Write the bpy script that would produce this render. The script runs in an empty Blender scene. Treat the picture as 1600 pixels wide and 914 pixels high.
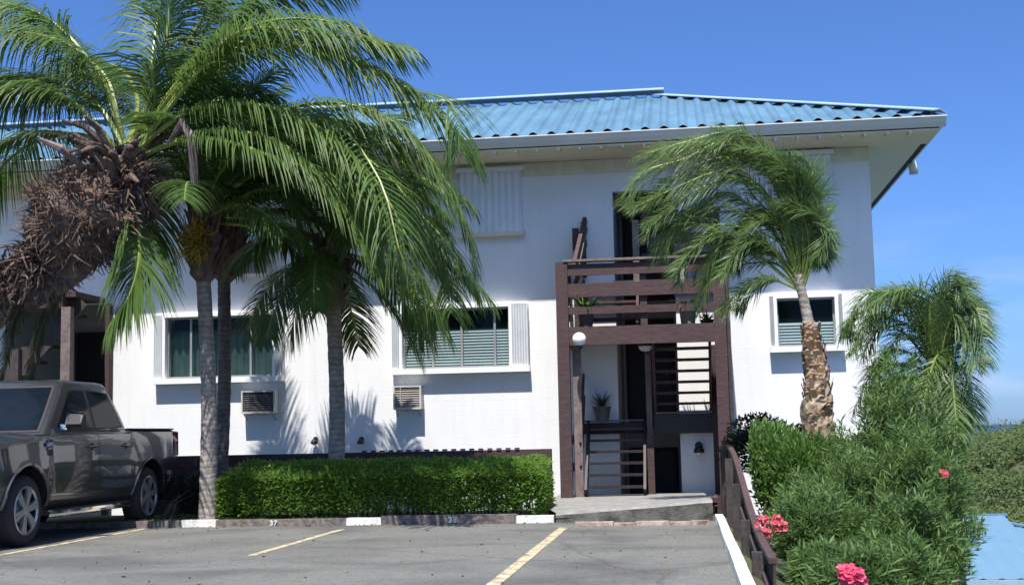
import bpy, math, random
from mathutils import Vector, Matrix, noise
R = math.radians
random.seed(7)
sc = bpy.context.scene
COL = sc.collection

# ------------------------------------------------------------------ camera
F, YAW, PITCH, ROLL = 2050.0, R(7.3), math.atan(221/2050), R(-1.2)
CAM = Vector((0, 0, 1.25))
camR = Matrix.Rotation(YAW, 4, 'Z') @ Matrix.Rotation(math.pi/2+PITCH, 4, 'X') @ Matrix.Rotation(ROLL, 4, 'Z')
cd = bpy.data.cameras.new('camera'); cam = bpy.data.objects.new('camera', cd); COL.objects.link(cam)
cam.matrix_world = Matrix.Translation(CAM) @ camR
cd.sensor_width = 36; cd.lens = F/1600*36; cd.clip_start = .1; cd.clip_end = 60000
sc.camera = cam

# ------------------------------------------------------------------ world and sun
SUN_DIR = Vector((.035, .422, -.90)).normalized()
w = bpy.data.worlds.new('World'); sc.world = w; w.use_nodes = True
nt = w.node_tree; nt.nodes.clear()
N = nt.nodes.new
out = N('ShaderNodeOutputWorld'); bg = N('ShaderNodeBackground'); sky = N('ShaderNodeTexSky')
sky.sky_type = 'NISHITA'; sky.sun_disc = False
sky.sun_elevation = R(65); sky.sun_rotation = R(180); sky.altitude = 60
sky.air_density = 1.0; sky.dust_density = .35; sky.ozone_density = 3.0
bg.inputs['Strength'].default_value = .15
tc = N('ShaderNodeTexCoord'); mp = N('ShaderNodeMapping'); nz = N('ShaderNodeTexNoise'); rp = N('ShaderNodeValToRGB')
mp.inputs['Scale'].default_value = (5, 5, 26); nz.inputs['Scale'].default_value = 1.6; nz.inputs['Detail'].default_value = 7
rp.color_ramp.elements[0].position = .5; rp.color_ramp.elements[1].position = .78
sp = N('ShaderNodeSeparateXYZ'); mr = N('ShaderNodeMapRange')
mr.inputs['From Min'].default_value = .16; mr.inputs['From Max'].default_value = .02
mr.inputs['To Max'].default_value = .9
mu = N('ShaderNodeMath'); mu.operation = 'MULTIPLY'
mx = N('ShaderNodeMix'); mx.data_type = 'RGBA'; mx.inputs['B'].default_value = (2.5, 3.1, 4.4, 1)
tint = N('ShaderNodeMix'); tint.data_type = 'RGBA'; tint.blend_type = 'MULTIPLY'; tint.inputs['Factor'].default_value = 1
tr_ = N('ShaderNodeValToRGB'); e_ = tr_.color_ramp.elements
e_[0].position = 0; e_[0].color = (.22,.34,.66,1); e_[1].position = .8; e_[1].color = (1.25,1.12,1.0,1)
for p_, c_ in ((.07,(.245,.38,.655,1)),(.16,(.27,.405,.66,1)),(.34,(.29,.42,.67,1)),(.48,(.95,.96,.97,1))): q_ = e_.new(p_); q_.color = c_
L = nt.links.new
L(tc.outputs['Generated'], mp.inputs['Vector']); L(mp.outputs[0], nz.inputs['Vector']); L(nz.outputs[0], rp.inputs[0])
L(tc.outputs['Generated'], sp.inputs[0]); L(sp.outputs['Z'], mr.inputs['Value'])
L(rp.outputs[0], mu.inputs[0]); L(mr.outputs[0], mu.inputs[1])
L(sp.outputs['Z'], tr_.inputs[0]); L(tr_.outputs[0], tint.inputs['B']); L(sky.outputs[0], tint.inputs['A']); L(tint.outputs['Result'], mx.inputs['A'])
L(mu.outputs[0], mx.inputs['Factor']); L(mx.outputs['Result'], bg.inputs[0]); L(bg.outputs[0], out.inputs[0])
sd = bpy.data.lights.new('sun', 'SUN'); sun = bpy.data.objects.new('sun', sd); COL.objects.link(sun)
sd.energy = 5.0; sd.angle = R(.5); sd.color = (1, .955, .89)
sun.rotation_euler = SUN_DIR.to_track_quat('-Z', 'Y').to_euler(); sun.location = (0, 0, 30)
sc.view_settings.view_transform = 'Standard'; sc.view_settings.look = 'None'
sc.view_settings.exposure = .68; sc.view_settings.gamma = 1; sc.view_settings.use_curve_mapping = False
try:
    sc.cycles.max_bounces = 8; sc.cycles.transparent_max_bounces = 16; sc.cycles.use_denoising = True
except Exception: pass

# ------------------------------------------------------------------ helpers
def ray(px, py): return camR.to_3x3() @ Vector(((px-800)/F, -(py-457)/F, -1))
def P(px, py, Y): d = ray(px, py); return CAM + d*(Y/d.y)

def tag(o, label=None, cat=None, group=None, kind=None):
    if label: o['label'] = label
    if cat: o['category'] = cat
    if group: o['group'] = group
    if kind: o['kind'] = kind
    return o

class MB:
    def __init__(s): s.v = []; s.f = []; s.m = []; s.mi = 0
    def add(s, vs, fs):
        b = len(s.v); s.v.extend([tuple(v) for v in vs]); s.f.extend([tuple(i+b for i in f) for f in fs]); s.m.extend([s.mi]*len(fs)); return s
    def box(s, x0, x1, y0, y1, z0, z1):
        return s.add([(x0,y0,z0),(x1,y0,z0),(x1,y1,z0),(x0,y1,z0),(x0,y0,z1),(x1,y0,z1),(x1,y1,z1),(x0,y1,z1)],
                     [(0,3,2,1),(4,5,6,7),(0,1,5,4),(1,2,6,5),(2,3,7,6),(3,0,4,7)])
    def bar(s, a, b, w, h, up=(0,0,1)):
        a = Vector(a); b = Vector(b); t = (b-a).normalized(); u = Vector(up)
        sd_ = t.cross(u).normalized()*(w/2); u = sd_.cross(t).normalized()*(h/2)
        vs = [p + sx*sd_ + sz*u for p in (a, b) for sx, sz in ((-1,-1),(1,-1),(1,1),(-1,1))]
        return s.add(vs, [(0,1,2,3),(7,6,5,4),(0,4,5,1),(1,5,6,2),(2,6,7,3),(3,7,4,0)])
    def tube(s, pts, rad, n=8, cap=True, jit=0):
        pts = [Vector(p) for p in pts]; k = len(pts)
        if not isinstance(rad, (list, tuple)): rad = [rad]*k
        vs = []; prev = None
        for i, p in enumerate(pts):
            t = (pts[min(i+1,k-1)] - pts[max(i-1,0)]).normalized()
            if prev is None: prev = t.orthogonal().normalized()
            a = (prev - t*prev.dot(t)).normalized(); prev = a; b = t.cross(a)
            for j in range(n):
                an = 2*math.pi*j/n; r_ = rad[i]*(1+random.uniform(-jit, jit))
                vs.append(p + (a*math.cos(an)+b*math.sin(an))*r_)
        fs = [(i*n+j, i*n+(j+1)%n, (i+1)*n+(j+1)%n, (i+1)*n+j) for i in range(k-1) for j in range(n)]
        if cap: fs += [tuple(range(n))[::-1], tuple((k-1)*n+j for j in range(n))]
        return s.add(vs, fs)
    def lathe(s, c, prof, axis='Z', n=24):
        vs = []
        for (r_, h) in prof:
            for j in range(n):
                a = 2*math.pi*j/n; x, y = r_*math.cos(a), r_*math.sin(a)
                v = (x, y, h) if axis == 'Z' else ((h, x, y) if axis == 'X' else (x, h, y))
                vs.append((c[0]+v[0], c[1]+v[1], c[2]+v[2]))
        k = len(prof)
        return s.add(vs, [(i*n+j, i*n+(j+1)%n, (i+1)*n+(j+1)%n, (i+1)*n+j) for i in range(k-1) for j in range(n)])
    def build(s, name, mats, parent=None, smooth=False, world=True, loc=None):
        """world=True: the vertices are in world coordinates"""
        me = bpy.data.meshes.new(name)
        off = Vector((0,0,0))
        if world:
            if parent is not None: off = Vector(parent['_w']) if '_w' in parent else Vector((0,0,0))
            else:
                if loc is None:
                    xs = [v[0] for v in s.v]; ys = [v[1] for v in s.v]; zs = [v[2] for v in s.v]
                    loc = ((min(xs)+max(xs))/2, (min(ys)+max(ys))/2, min(zs))
                off = Vector(loc)
        me.from_pydata([(v[0]-off.x, v[1]-off.y, v[2]-off.z) for v in s.v], [], s.f)
        if not isinstance(mats, (list, tuple)): mats = [mats]
        for m in mats: me.materials.append(m)
        if len(mats) > 1: me.polygons.foreach_set('material_index', s.m)
        if smooth: me.polygons.foreach_set('use_smooth', [True]*len(me.polygons))
        me.update()
        o = bpy.data.objects.new(name, me); COL.objects.link(o)
        if parent is not None:
            o.parent = parent
            if world: o['_w'] = tuple(off)
        elif world: o.location = off; o['_w'] = tuple(off)
        return o

def empty(name, loc):
    o = bpy.data.objects.new(name, None); COL.objects.link(o); o.location = loc; o['_w'] = tuple(loc); o.empty_display_size = .3
    return o

def mat(name, col, rough=.7, metal=0, var=.15, scale=4, bump=0, bscale=30, spec=.5, col2=None, stretch=(1,1,1), coat=0, fine=0):
    m = bpy.data.materials.new(name); m.use_nodes = True; t = m.node_tree; n = t.nodes; b = n['Principled BSDF']; l = t.links.new
    b.inputs['Roughness'].default_value = rough; b.inputs['Metallic'].default_value = metal
    b.inputs['Specular IOR Level'].default_value = spec; b.inputs['Coat Weight'].default_value = coat
    tcn = n.new('ShaderNodeTexCoord'); mpn = n.new('ShaderNodeMapping'); mpn.inputs['Scale'].default_value = stretch
    l(tcn.outputs['Object'], mpn.inputs[0])
    nn = n.new('ShaderNodeTexNoise'); nn.inputs['Scale'].default_value = scale; nn.inputs['Detail'].default_value = 8; nn.inputs['Roughness'].default_value = .6+fine
    l(mpn.outputs[0], nn.inputs['Vector'])
    cr = n.new('ShaderNodeValToRGB'); c2 = col2 or [c*(1+var) for c in col]; c1 = col if col2 else [c*(1-var) for c in col]
    cr.color_ramp.elements[0].position = .35; cr.color_ramp.elements[1].position = .65
    cr.color_ramp.elements[0].color = (*c1, 1); cr.color_ramp.elements[1].color = (*c2, 1)
    l(nn.outputs[0], cr.inputs[0]); l(cr.outputs[0], b.inputs['Base Color'])
    if bump:
        bn = n.new('ShaderNodeTexNoise'); bn.inputs['Scale'].default_value = bscale; bn.inputs['Detail'].default_value = 6
        l(mpn.outputs[0], bn.inputs['Vector'])
        bu = n.new('ShaderNodeBump'); bu.inputs['Strength'].default_value = bump; bu.inputs['Distance'].default_value = .02
        l(bn.outputs[0], bu.inputs['Height']); l(bu.outputs[0], b.inputs['Normal'])
    return m

def leafmat(name, cols, rough=.42, trans=.3, spec=.5, patch=1.6):
    m = bpy.data.materials.new(name); m.use_nodes = True; t = m.node_tree; n = t.nodes; b = n['Principled BSDF']; l = t.links.new
    g = n.new('ShaderNodeNewGeometry'); cr = n.new('ShaderNodeValToRGB'); cr.color_ramp.interpolation = 'LINEAR'
    els = cr.color_ramp.elements
    for i, c in enumerate(cols):
        p_ = i/(len(cols)-1)
        e = els[0] if i == 0 else (els[1] if i == len(cols)-1 else els.new(p_))
        e.position = p_
    for i, c in enumerate(cols): els[i].color = (*c, 1)
    pn = n.new('ShaderNodeTexNoise'); pn.inputs['Scale'].default_value = patch; pn.inputs['Detail'].default_value = 3
    tcn = n.new('ShaderNodeTexCoord'); l(tcn.outputs['Object'], pn.inputs['Vector'])
    pm = n.new('ShaderNodeMapRange'); pm.inputs['From Min'].default_value = .3; pm.inputs['From Max'].default_value = .7; l(pn.outputs[0], pm.inputs['Value'])
    fm_ = n.new('ShaderNodeMix'); fm_.inputs['Factor'].default_value = .45; l(g.outputs['Random Per Island'], fm_.inputs['A']); l(pm.outputs[0], fm_.inputs['B'])
    l(fm_.outputs['Result'], cr.inputs[0])
    l(cr.outputs[0], b.inputs['Base Color']); b.inputs['Roughness'].default_value = rough; b.inputs['Specular IOR Level'].default_value = spec
    tr = n.new('ShaderNodeBsdfTranslucent'); hs = n.new('ShaderNodeHueSaturation'); hs.inputs['Value'].default_value = 1.5; hs.inputs['Hue'].default_value = .485
    l(cr.outputs[0], hs.inputs['Color']); l(hs.outputs[0], tr.inputs[0])
    ms = n.new('ShaderNodeMixShader'); ms.inputs[0].default_value = trans
    l(b.outputs[0], ms.inputs[1]); l(tr.outputs[0], ms.inputs[2]); l(ms.outputs[0], n['Material Output'].inputs[0])
    return m

def glassmat(name, tintc, refl=.12, trans=.5):
    m = bpy.data.materials.new(name); m.use_nodes = True; t = m.node_tree; n = t.nodes; l = t.links.new
    b = n['Principled BSDF']; b.inputs['Base Color'].default_value = (*tintc, 1); b.inputs['Roughness'].default_value = .04
    b.inputs['Specular IOR Level'].default_value = .5+refl
    nn = n.new('ShaderNodeTexNoise'); nn.inputs['Scale'].default_value = 1.3; bu = n.new('ShaderNodeBump'); bu.inputs['Strength'].default_value = .05
    tcn = n.new('ShaderNodeTexCoord'); l(tcn.outputs['Object'], nn.inputs['Vector']); l(nn.outputs[0], bu.inputs['Height']); l(bu.outputs[0], b.inputs['Normal'])
    tr = n.new('ShaderNodeBsdfTransparent'); tr.inputs[0].default_value = (.84, .93, .92, 1)
    lw = n.new('ShaderNodeLayerWeight'); lw.inputs[0].default_value = .35
    ma = n.new('ShaderNodeMath'); ma.operation = 'ADD'; ma.inputs[1].default_value = 1-trans
    ma.use_clamp = True; l(lw.outputs['Facing'], ma.inputs[0])
    ms = n.new('ShaderNodeMixShader'); l(ma.outputs[0], ms.inputs[0]); l(tr.outputs[0], ms.inputs[1]); l(b.outputs[0], ms.inputs[2])
    l(ms.outputs[0], n['Material Output'].inputs[0])
    return m

def stucco():
    m = mat('stucco_white', (.78,.78,.775), .85, var=.025, scale=1.2, bump=.25, bscale=45)
    t = m.node_tree; n = t.nodes; l = t.links.new
    # faint block courses under the paint, and grimy streaks below
    tcn = [x for x in n if x.type == 'TEX_COORD'][0]
    br = n.new('ShaderNodeTexBrick'); mp_ = n.new('ShaderNodeMapping'); mp_.inputs['Rotation'].default_value = (R(90), 0, 0)
    l(tcn.outputs['Object'], mp_.inputs[0]); l(mp_.outputs[0], br.inputs['Vector'])
    br.inputs['Scale'].default_value = 1; br.inputs['Brick Width'].default_value = .41; br.inputs['Row Height'].default_value = .205
    br.inputs['Mortar Size'].default_value = .008; br.inputs['Mortar Smooth'].default_value = .6
    bu = [x for x in n if x.type == 'BUMP'][0]
    b2 = n.new('ShaderNodeBump'); b2.inputs['Strength'].default_value = .13; b2.inputs['Distance'].default_value = .006; b2.invert = True
    l(br.outputs['Fac'], b2.inputs['Height']); l(bu.outputs[0], b2.inputs['Normal']); l(b2.outputs[0], n['Principled BSDF'].inputs['Normal'])
    # streaks
    nn = n.new('ShaderNodeTexNoise'); m3 = n.new('ShaderNodeMapping'); m3.inputs['Scale'].default_value = (5, 5, .5); nn.inputs['Scale'].default_value = 1.4; nn.inputs['Detail'].default_value = 6
    l(tcn.outputs['Object'], m3.inputs[0]); l(m3.outputs[0], nn.inputs['Vector'])
    cr = n.new('ShaderNodeValToRGB'); cr.color_ramp.elements[0].position = .3; cr.color_ramp.elements[0].color = (.965,.96,.95,1); cr.color_ramp.elements[1].position = .52; cr.color_ramp.elements[1].color = (1,1,1,1)
    l(nn.outputs[0], cr.inputs[0])
    old = [x for x in n if x.type == 'VALTORGB'][0]
    mm = n.new('ShaderNodeMix'); mm.data_type = 'RGBA'; mm.blend_type = 'MULTIPLY'; mm.inputs['Factor'].default_value = 1
    l(old.outputs[0], mm.inputs['A']); l(cr.outputs[0], mm.inputs['B']); l(mm.outputs['Result'], n['Principled BSDF'].inputs['Base Color'])
    return m

M = {}
M['stucco'] = stucco()
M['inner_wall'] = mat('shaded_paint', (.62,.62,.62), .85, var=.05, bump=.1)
M['trim'] = mat('white_trim', (.8,.8,.8), .5, var=.03, bump=.05)
M['shutter'] = mat('shutter_white', (.72,.74,.76), .45, var=.04)
M['gutter'] = mat('gutter_paint', (.7,.67,.6), .5, var=.05, scale=1.5)
M['cream'] = mat('cream_board', (.68,.64,.5), .7, var=.08, bump=.1)
M['soffit'] = mat('soffit_board', (.78,.7,.5), .7, var=.07, scale=3, stretch=(1,8,1), bump=.1)  # yellow tint in the colour stands in for warm bounce off the ground
M['wood'] = mat('brown_painted_wood', (.062,.033,.034), .75, var=.28, scale=5, bump=.35, bscale=18, stretch=(1,1,4), fine=.08)
M['wood_light'] = mat('worn_brown_wood', (.17,.125,.115), .7, var=.3, scale=7, bump=.4, bscale=22)
M['grey_wood'] = mat('weathered_dark_wood', (.05,.04,.038), .75, var=.35, scale=6, bump=.5, bscale=20, stretch=(3,3,1))
M['dark_door'] = mat('dark_door', (.022,.014,.013), .5, var=.2)
M['dark'] = mat('dark_inside', (.02,.02,.02), .9)
M['room'] = mat('room_paint', (.25,.25,.24), .9)
M['blind'] = mat('blind_slats', (.78,.8,.8), .6, var=.03)
M['curtain'] = mat('curtain', (.09,.14,.14), .8, var=.15)
M['glass'] = glassmat('window_glass', (.02,.05,.05), .1, .86)
M['alu'] = mat('aluminium', (.32,.33,.33), .45, metal=.4, var=.08)
M['ac'] = mat('ac_casing', (.55,.53,.48), .6, var=.08)
M['ac_dark'] = mat('ac_grille', (.08,.075,.075), .7, var=.2)
M['ac_tan'] = mat('ac_grille_tan', (.33,.3,.27), .7, var=.1)
M['globe'] = mat('opal_globe', (.85,.85,.83), .25, var=.01)
M['black_metal'] = mat('black_metal', (.02,.02,.02), .4)
M['roofblue'] = mat('blue_metal_roof', (.085,.178,.262), .45, var=.2, scale=1.3, spec=.5, stretch=(1,.35,1), fine=.06)
M['roofcap'] = mat('blue_metal_cap', (.3,.41,.5), .4, var=.08)
M['deck'] = mat('roof_gap_shade', (.03,.028,.025), .9)  # near-black colour imitates shade under the sheets and in the fascia gap

def asphalt(name, a, b_, scale):
    m = mat(name, a, .9, scale=scale, col2=b_, bump=.5, bscale=90, fine=.12)
    t = m.node_tree; n = t.nodes; l = t.links.new
    tcn = [x for x in n if x.type == 'TEX_COORD'][0]
    big = n.new('ShaderNodeTexNoise'); big.inputs['Scale'].default_value = .55; big.inputs['Detail'].default_value = 5; big.inputs['Distortion'].default_value = .6
    m2 = n.new('ShaderNodeMapping'); m2.inputs['Scale'].default_value = (1, 1.25, 1); l(tcn.outputs['Object'], m2.inputs[0]); l(m2.outputs[0], big.inputs['Vector'])
    cr = n.new('ShaderNodeValToRGB'); e = cr.color_ramp.elements; e[0].position = .34; e[0].color = (.66,.66,.68,1); e[1].position = .56; e[1].color = (1.08,1.08,1.06,1)
    l(big.outputs[0], cr.inputs[0])
    sp_ = n.new('ShaderNodeTexNoise'); sp_.inputs['Scale'].default_value = 34; sp_.inputs['Detail'].default_value = 6; sp_.inputs['Roughness'].default_value = .75; l(tcn.outputs['Object'], sp_.inputs['Vector'])
    c3 = n.new('ShaderNodeValToRGB'); c3.color_ramp.elements[0].position = .35; c3.color_ramp.elements[0].color = (.6,.6,.6,1); c3.color_ramp.elements[1].position = .68; c3.color_ramp.elements[1].color = (1.4,1.4,1.38,1)
    l(sp_.outputs[0], c3.inputs[0])
    # oil spots
    vo = n.new('ShaderNodeTexNoise'); vo.inputs['Scale'].default_value = 1.7; vo.inputs['Detail'].default_value = 3; l(tcn.outputs['Object'], vo.inputs['Vector'])
    c4 = n.new('ShaderNodeValToRGB'); c4.color_ramp.elements[0].position = .68; c4.color_ramp.elements[0].color = (1,1,1,1); c4.color_ramp.elements[1].position = .76; c4.color_ramp.elements[1].color = (.55,.55,.56,1)
    l(vo.outputs[0], c4.inputs[0])
    # hairline cracks
    vc = n.new('ShaderNodeTexVoronoi'); vc.feature = 'DISTANCE_TO_EDGE'; vc.inputs['Scale'].default_value = .3; dn = n.new('ShaderNodeTexNoise'); dn.inputs['Scale'].default_value = 2.2; dn.inputs['Detail'].default_value = 6
    dm = n.new('ShaderNodeMix'); dm.data_type = 'VECTOR'; dm.inputs['Factor'].default_value = .16; l(tcn.outputs['Object'], dn.inputs['Vector']); l(tcn.outputs['Object'], dm.inputs['A']); l(dn.outputs['Color'], dm.inputs['B']); l(dm.outputs['Result'], vc.inputs['Vector'])
    c5 = n.new('ShaderNodeValToRGB'); c5.color_ramp.elements[0].position = .002; c5.color_ramp.elements[0].color = (.74,.74,.74,1); c5.color_ramp.elements[1].position = .006; c5.color_ramp.elements[1].color = (1,1,1,1); l(vc.outputs['Distance'], c5.inputs[0])
    prev = [x for x in n if x.type == 'VALTORGB'][0].outputs[0]
    for c in (cr, c3, c4, c5):
        mm = n.new('ShaderNodeMix'); mm.data_type = 'RGBA'; mm.blend_type = 'MULTIPLY'; mm.inputs['Factor'].default_value = 1
        l(prev, mm.inputs['A']); l(c.outputs[0], mm.inputs['B']); prev = mm.outputs['Result']
    l(prev, n['Principled BSDF'].inputs['Base Color'])
    return m
M['asphalt'] = asphalt('asphalt', (.105,.104,.098), (.15,.149,.14), 9)
M['concrete'] = mat('old_concrete', (.17,.165,.155), .85, col2=(.27,.265,.25), scale=5, bump=.4, bscale=40)
def mould():
    m = mat('mouldy_concrete', (.02,.02,.018), .9, col2=(.17,.165,.145), scale=3.2, bump=.5, bscale=40, stretch=(1,1,1.2), fine=.1)
    return m
M['mould'] = mould()
M['kerb_white'] = mat('kerb_white_paint', (.5,.49,.46), .75, col2=(.74,.73,.7), scale=9, bump=.2)
M['kerb_brown'] = mat('kerb_brown', (.075,.055,.05), .8, col2=(.19,.16,.15), scale=14, bump=.4)
M['brick_red'] = mat('worn_red_kerb', (.16,.08,.065), .8, col2=(.5,.42,.35), scale=6, bump=.4, fine=.1)
M['yellow'] = mat('worn_yellow_paint', (.4,.32,.2), .75, col2=(.56,.45,.29), scale=5, bump=.2, fine=.15)
def wear(m, under, lo, hi, sc):
    t = m.node_tree; n = t.nodes; l = t.links.new; b = n['Principled BSDF']; src = b.inputs['Base Color'].links[0].from_socket
    tcn = [x for x in n if x.type == 'TEX_COORD'][0]; nn = n.new('ShaderNodeTexNoise'); nn.inputs['Scale'].default_value = sc; nn.inputs['Detail'].default_value = 10; nn.inputs['Roughness'].default_value = .75
    l(tcn.outputs['Object'], nn.inputs['Vector']); cr = n.new('ShaderNodeValToRGB'); cr.color_ramp.elements[0].position = lo; cr.color_ramp.elements[1].position = hi; l(nn.outputs[0], cr.inputs[0])
    mx_ = n.new('ShaderNodeMix'); mx_.data_type = 'RGBA'; l(cr.outputs[0], mx_.inputs['Factor']); mx_.inputs['A'].default_value = (*under, 1); l(src, mx_.inputs['B']); l(mx_.outputs['Result'], b.inputs['Base Color'])
wear(M['yellow'], (.14,.138,.13), .40, .52, 4.5)
wear(M['kerb_white'], (.25,.24,.22), .36, .44, 5)
M['soil'] = mat('soil', (.07,.06,.04), .95, col2=(.1,.13,.04), scale=3, bump=.6, bscale=12)
M['slope'] = mat('slope_soil', (.05,.055,.03), .95, col2=(.06,.09,.03), scale=1, bump=.6, bscale=4)
M['coco'] = leafmat('palm_leaflets', [(.055,.105,.025),(.12,.205,.04),(.205,.31,.058),(.33,.42,.12)], .5, .42, .35)
M['coco_dark'] = leafmat('palm_leaflets_dark', [(.045,.09,.024),(.095,.17,.038),(.16,.255,.052),(.26,.35,.1)], .5, .4, .35)
M['rachis'] = mat('palm_rachis', (.22,.27,.06), .45, var=.25, scale=6)
M['rachis_y'] = mat('palm_rachis_yellow', (.42,.32,.06), .45, var=.25, scale=6)
M['feather'] = leafmat('feather_leaflets', [(.075,.135,.045),(.155,.245,.075),(.25,.35,.12),(.42,.5,.28)], .42, .38, .5)
M['hedge'] = leafmat('hedge_leaves', [(.08,.16,.03),(.16,.3,.045),(.27,.44,.065),(.42,.6,.12)], .5, .5, .4)
M['oleander'] = leafmat('oleander_leaves', [(.065,.12,.038),(.135,.225,.06),(.205,.32,.085),(.32,.42,.16)], .5, .38, .35)
M['shrub_bright'] = leafmat('bright_leaves', [(.07,.14,.035),(.14,.26,.055),(.24,.38,.1)], .4, .35)
M['shrub_dark'] = leafmat('dark_leaves', [(.01,.022,.008),(.02,.04,.014),(.035,.06,.02)], .5, .15)
M['vine'] = leafmat('vine_leaves', [(.02,.035,.012),(.05,.07,.03),(.12,.14,.07)], .5, .15)
M['pink'] = leafmat('pink_petals', [(.6,.06,.14),(.75,.13,.22),(.85,.35,.4)], .5, .3)
M['coral'] = leafmat('coral_petals', [(.45,.06,.08),(.62,.13,.15),(.75,.32,.32)], .5, .3)
M['bract'] = leafmat('yellow_spathes', [(.3,.22,.04),(.5,.36,.07),(.55,.42,.14)], .5, .2)
M['dry'] = leafmat('dry_fibre', [(.07,.048,.036),(.21,.15,.115),(.38,.29,.23),(.52,.43,.35)], .85, .08, .2)
M['husk'] = mat('husk', (.06,.038,.03), .9, col2=(.2,.14,.11), scale=9, bump=.8, bscale=24)
M['boots'] = leafmat('leaf_boots', [(.2,.12,.07),(.4,.27,.17),(.58,.45,.32),(.7,.6,.48)], .85, .1, .2, 5)
M['stem'] = mat('stem_bark', (.09,.07,.045), .85, var=.3)
def trunkmat(name, c1, c2):
    m = mat(name, c1, .9, col2=c2, scale=7, bump=.5, bscale=30, stretch=(1,1,.8))
    t = m.node_tree; n = t.nodes; l = t.links.new
    tcn = [x for x in n if x.type == 'TEX_COORD'][0]
    wv = n.new('ShaderNodeTexWave'); wv.wave_type = 'BANDS'; wv.bands_direction = 'Z'; wv.inputs['Scale'].default_value = 3.6
    wv.inputs['Distortion'].default_value = 5.5; wv.inputs['Detail'].default_value = 3; wv.inputs['Detail Scale'].default_value = 2
    l(tcn.outputs['Object'], wv.inputs['Vector'])
    cr = n.new('ShaderNodeValToRGB'); cr.color_ramp.elements[0].position = .05; cr.color_ramp.elements[0].color = (.72,.7,.68,1); cr.color_ramp.elements[1].position = .4; cr.color_ramp.elements[1].color = (1,1,1,1)
    l(wv.outputs['Fac'], cr.inputs[0])
    old = [x for x in n if x.type == 'VALTORGB'][0]
    mm = n.new('ShaderNodeMix'); mm.data_type = 'RGBA'; mm.blend_type = 'MULTIPLY'; mm.inputs['Factor'].default_value = 1
    l(old.outputs[0], mm.inputs['A']); l(cr.outputs[0], mm.inputs['B']); l(mm.outputs['Result'], n['Principled BSDF'].inputs['Base Color'])
    bu = [x for x in n if x.type == 'BUMP'][0]
    b2 = n.new('ShaderNodeBump'); b2.inputs['Strength'].default_value = .4; b2.inputs['Distance'].default_value = .008
    l(wv.outputs['Fac'], b2.inputs['Height']); l(bu.outputs[0], b2.inputs['Normal']); l(b2.outputs[0], n['Principled BSDF'].inputs['Normal'])
    return m
M['boot_bark'] = mat('shaggy_bark', (.1,.06,.035), .9, col2=(.5,.4,.3), scale=7, bump=.9, bscale=18, fine=.12)
M['trunk'] = trunkmat('palm_bark', (.22,.19,.165), (.38,.34,.3))
M['trunk_dark'] = trunkmat('palm_bark_dark', (.1,.085,.075), (.19,.165,.15))

# ------------------------------------------------------------------ setting: terrain, sea, hill
def smooth(a, b, x):
    t = max(0, min(1, (x-a)/(b-a))); return t*t*(3-2*t)
def ter(x, y):
    z = -.03
    z += (-1.2)*smooth(20.9, 22.2, y)*(1-smooth(.2, 1.2, x))
    fr = max(0, x-.55)
    dr = -min(6.2, .62*fr)*(1) - max(0, min(26, (fr-9)*.5))
    z = min(z, dr - .03) if fr > 0 else z
    z -= 26*smooth(45, 120, y)
    z -= 30*smooth(30, 90, -x)
    return max(z, -34)
def axis(vals):
    o = []
    for a, b, n_ in vals:
        o += [a+(b-a)*i/n_ for i in range(n_)]
    o.append(vals[-1][1]); return o
xs = axis([(-160,-30,10),(-30,-14,6),(-14,-1,10),(-1,5,24),(5,30,20),(30,200,20)])
ys = axis([(-60,5,12),(5,20,12),(20,24,16),(24,40,12),(40,160,20)])
mb = MB()
mb.add([(x, y, ter(x, y)+(.12*noise.noise(Vector((x*.5, y*.5, 0))) if x > 1.6 else 0)) for y in ys for x in xs],
       [(j*len(xs)+i, j*len(xs)+i+1, (j+1)*len(xs)+i+1, (j+1)*len(xs)+i) for j in range(len(ys)-1) for i in range(len(xs)-1)])
tag(mb.build('ground', M['slope'], smooth=True, loc=(0,0,0)), kind='structure')

def hillz(x, y):
    s = 1/(1+math.exp(-(x-52)/10)); sy = smooth(130, 335, y)*(1-smooth(430, 640, y))*(1-smooth(260, 420, x))
    return -38 + 35.0*s*sy + 4*noise.noise(Vector((x*.02, y*.02, 3)))*sy
mb = MB(); hx = [0+460*i/70 for i in range(71)]; hy = [110+560*i/70 for i in range(71)]
mb.add([(x, y, hillz(x, y)) for y in hy for x in hx], [(j*71+i, j*71+i+1, (j+1)*71+i+1, (j+1)*71+i) for j in range(70) for i in range(70)])
M['hill'] = mat('hill_ground', (.05,.06,.025), .95, col2=(.09,.1,.04), scale=.05)
tag(mb.build('hill', M['hill'], smooth=True), kind='structure')
M['forest'] = leafmat('bush_canopy', [(.045,.07,.03),(.12,.165,.06),(.22,.275,.1),(.32,.34,.16)], .85, .2, .1, .09)
mb = MB(); rnd = random.Random(5); cnt = 0
while cnt < 1900:
    y = rnd.uniform(150, 380); x = y*rnd.uniform(.17, .30)
    if rnd.random() > 1.15-(y-150)/400: continue
    cnt += 1
    z = hillz(x, y); r0 = rnd.choice((1.4,1.8,2.2,2.8,3.6,4.6))*rnd.uniform(.85,1.15); c = Vector((x, y, z+r0*.3))
    for k in range(84):
        d = Vector((rnd.gauss(0,1), rnd.gauss(0,1)-.3, abs(rnd.gauss(0,1)))).normalized()
        p = c + Vector((d.x*r0, d.y*r0, d.z*r0*.85))*rnd.uniform(.75, 1.08); s_ = rnd.uniform(.16, .42)
        u = d.orthogonal().normalized(); u.rotate(Matrix.Rotation(rnd.uniform(0, 6.28), 3, d)); v_ = d.cross(u)
        q = d*s_*rnd.uniform(-.5,.5)
        mb.add([p-u*s_-v_*s_*.6, p+u*s_-v_*s_*.5+q, p+v_*s_], [(0,1,2)])
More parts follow.
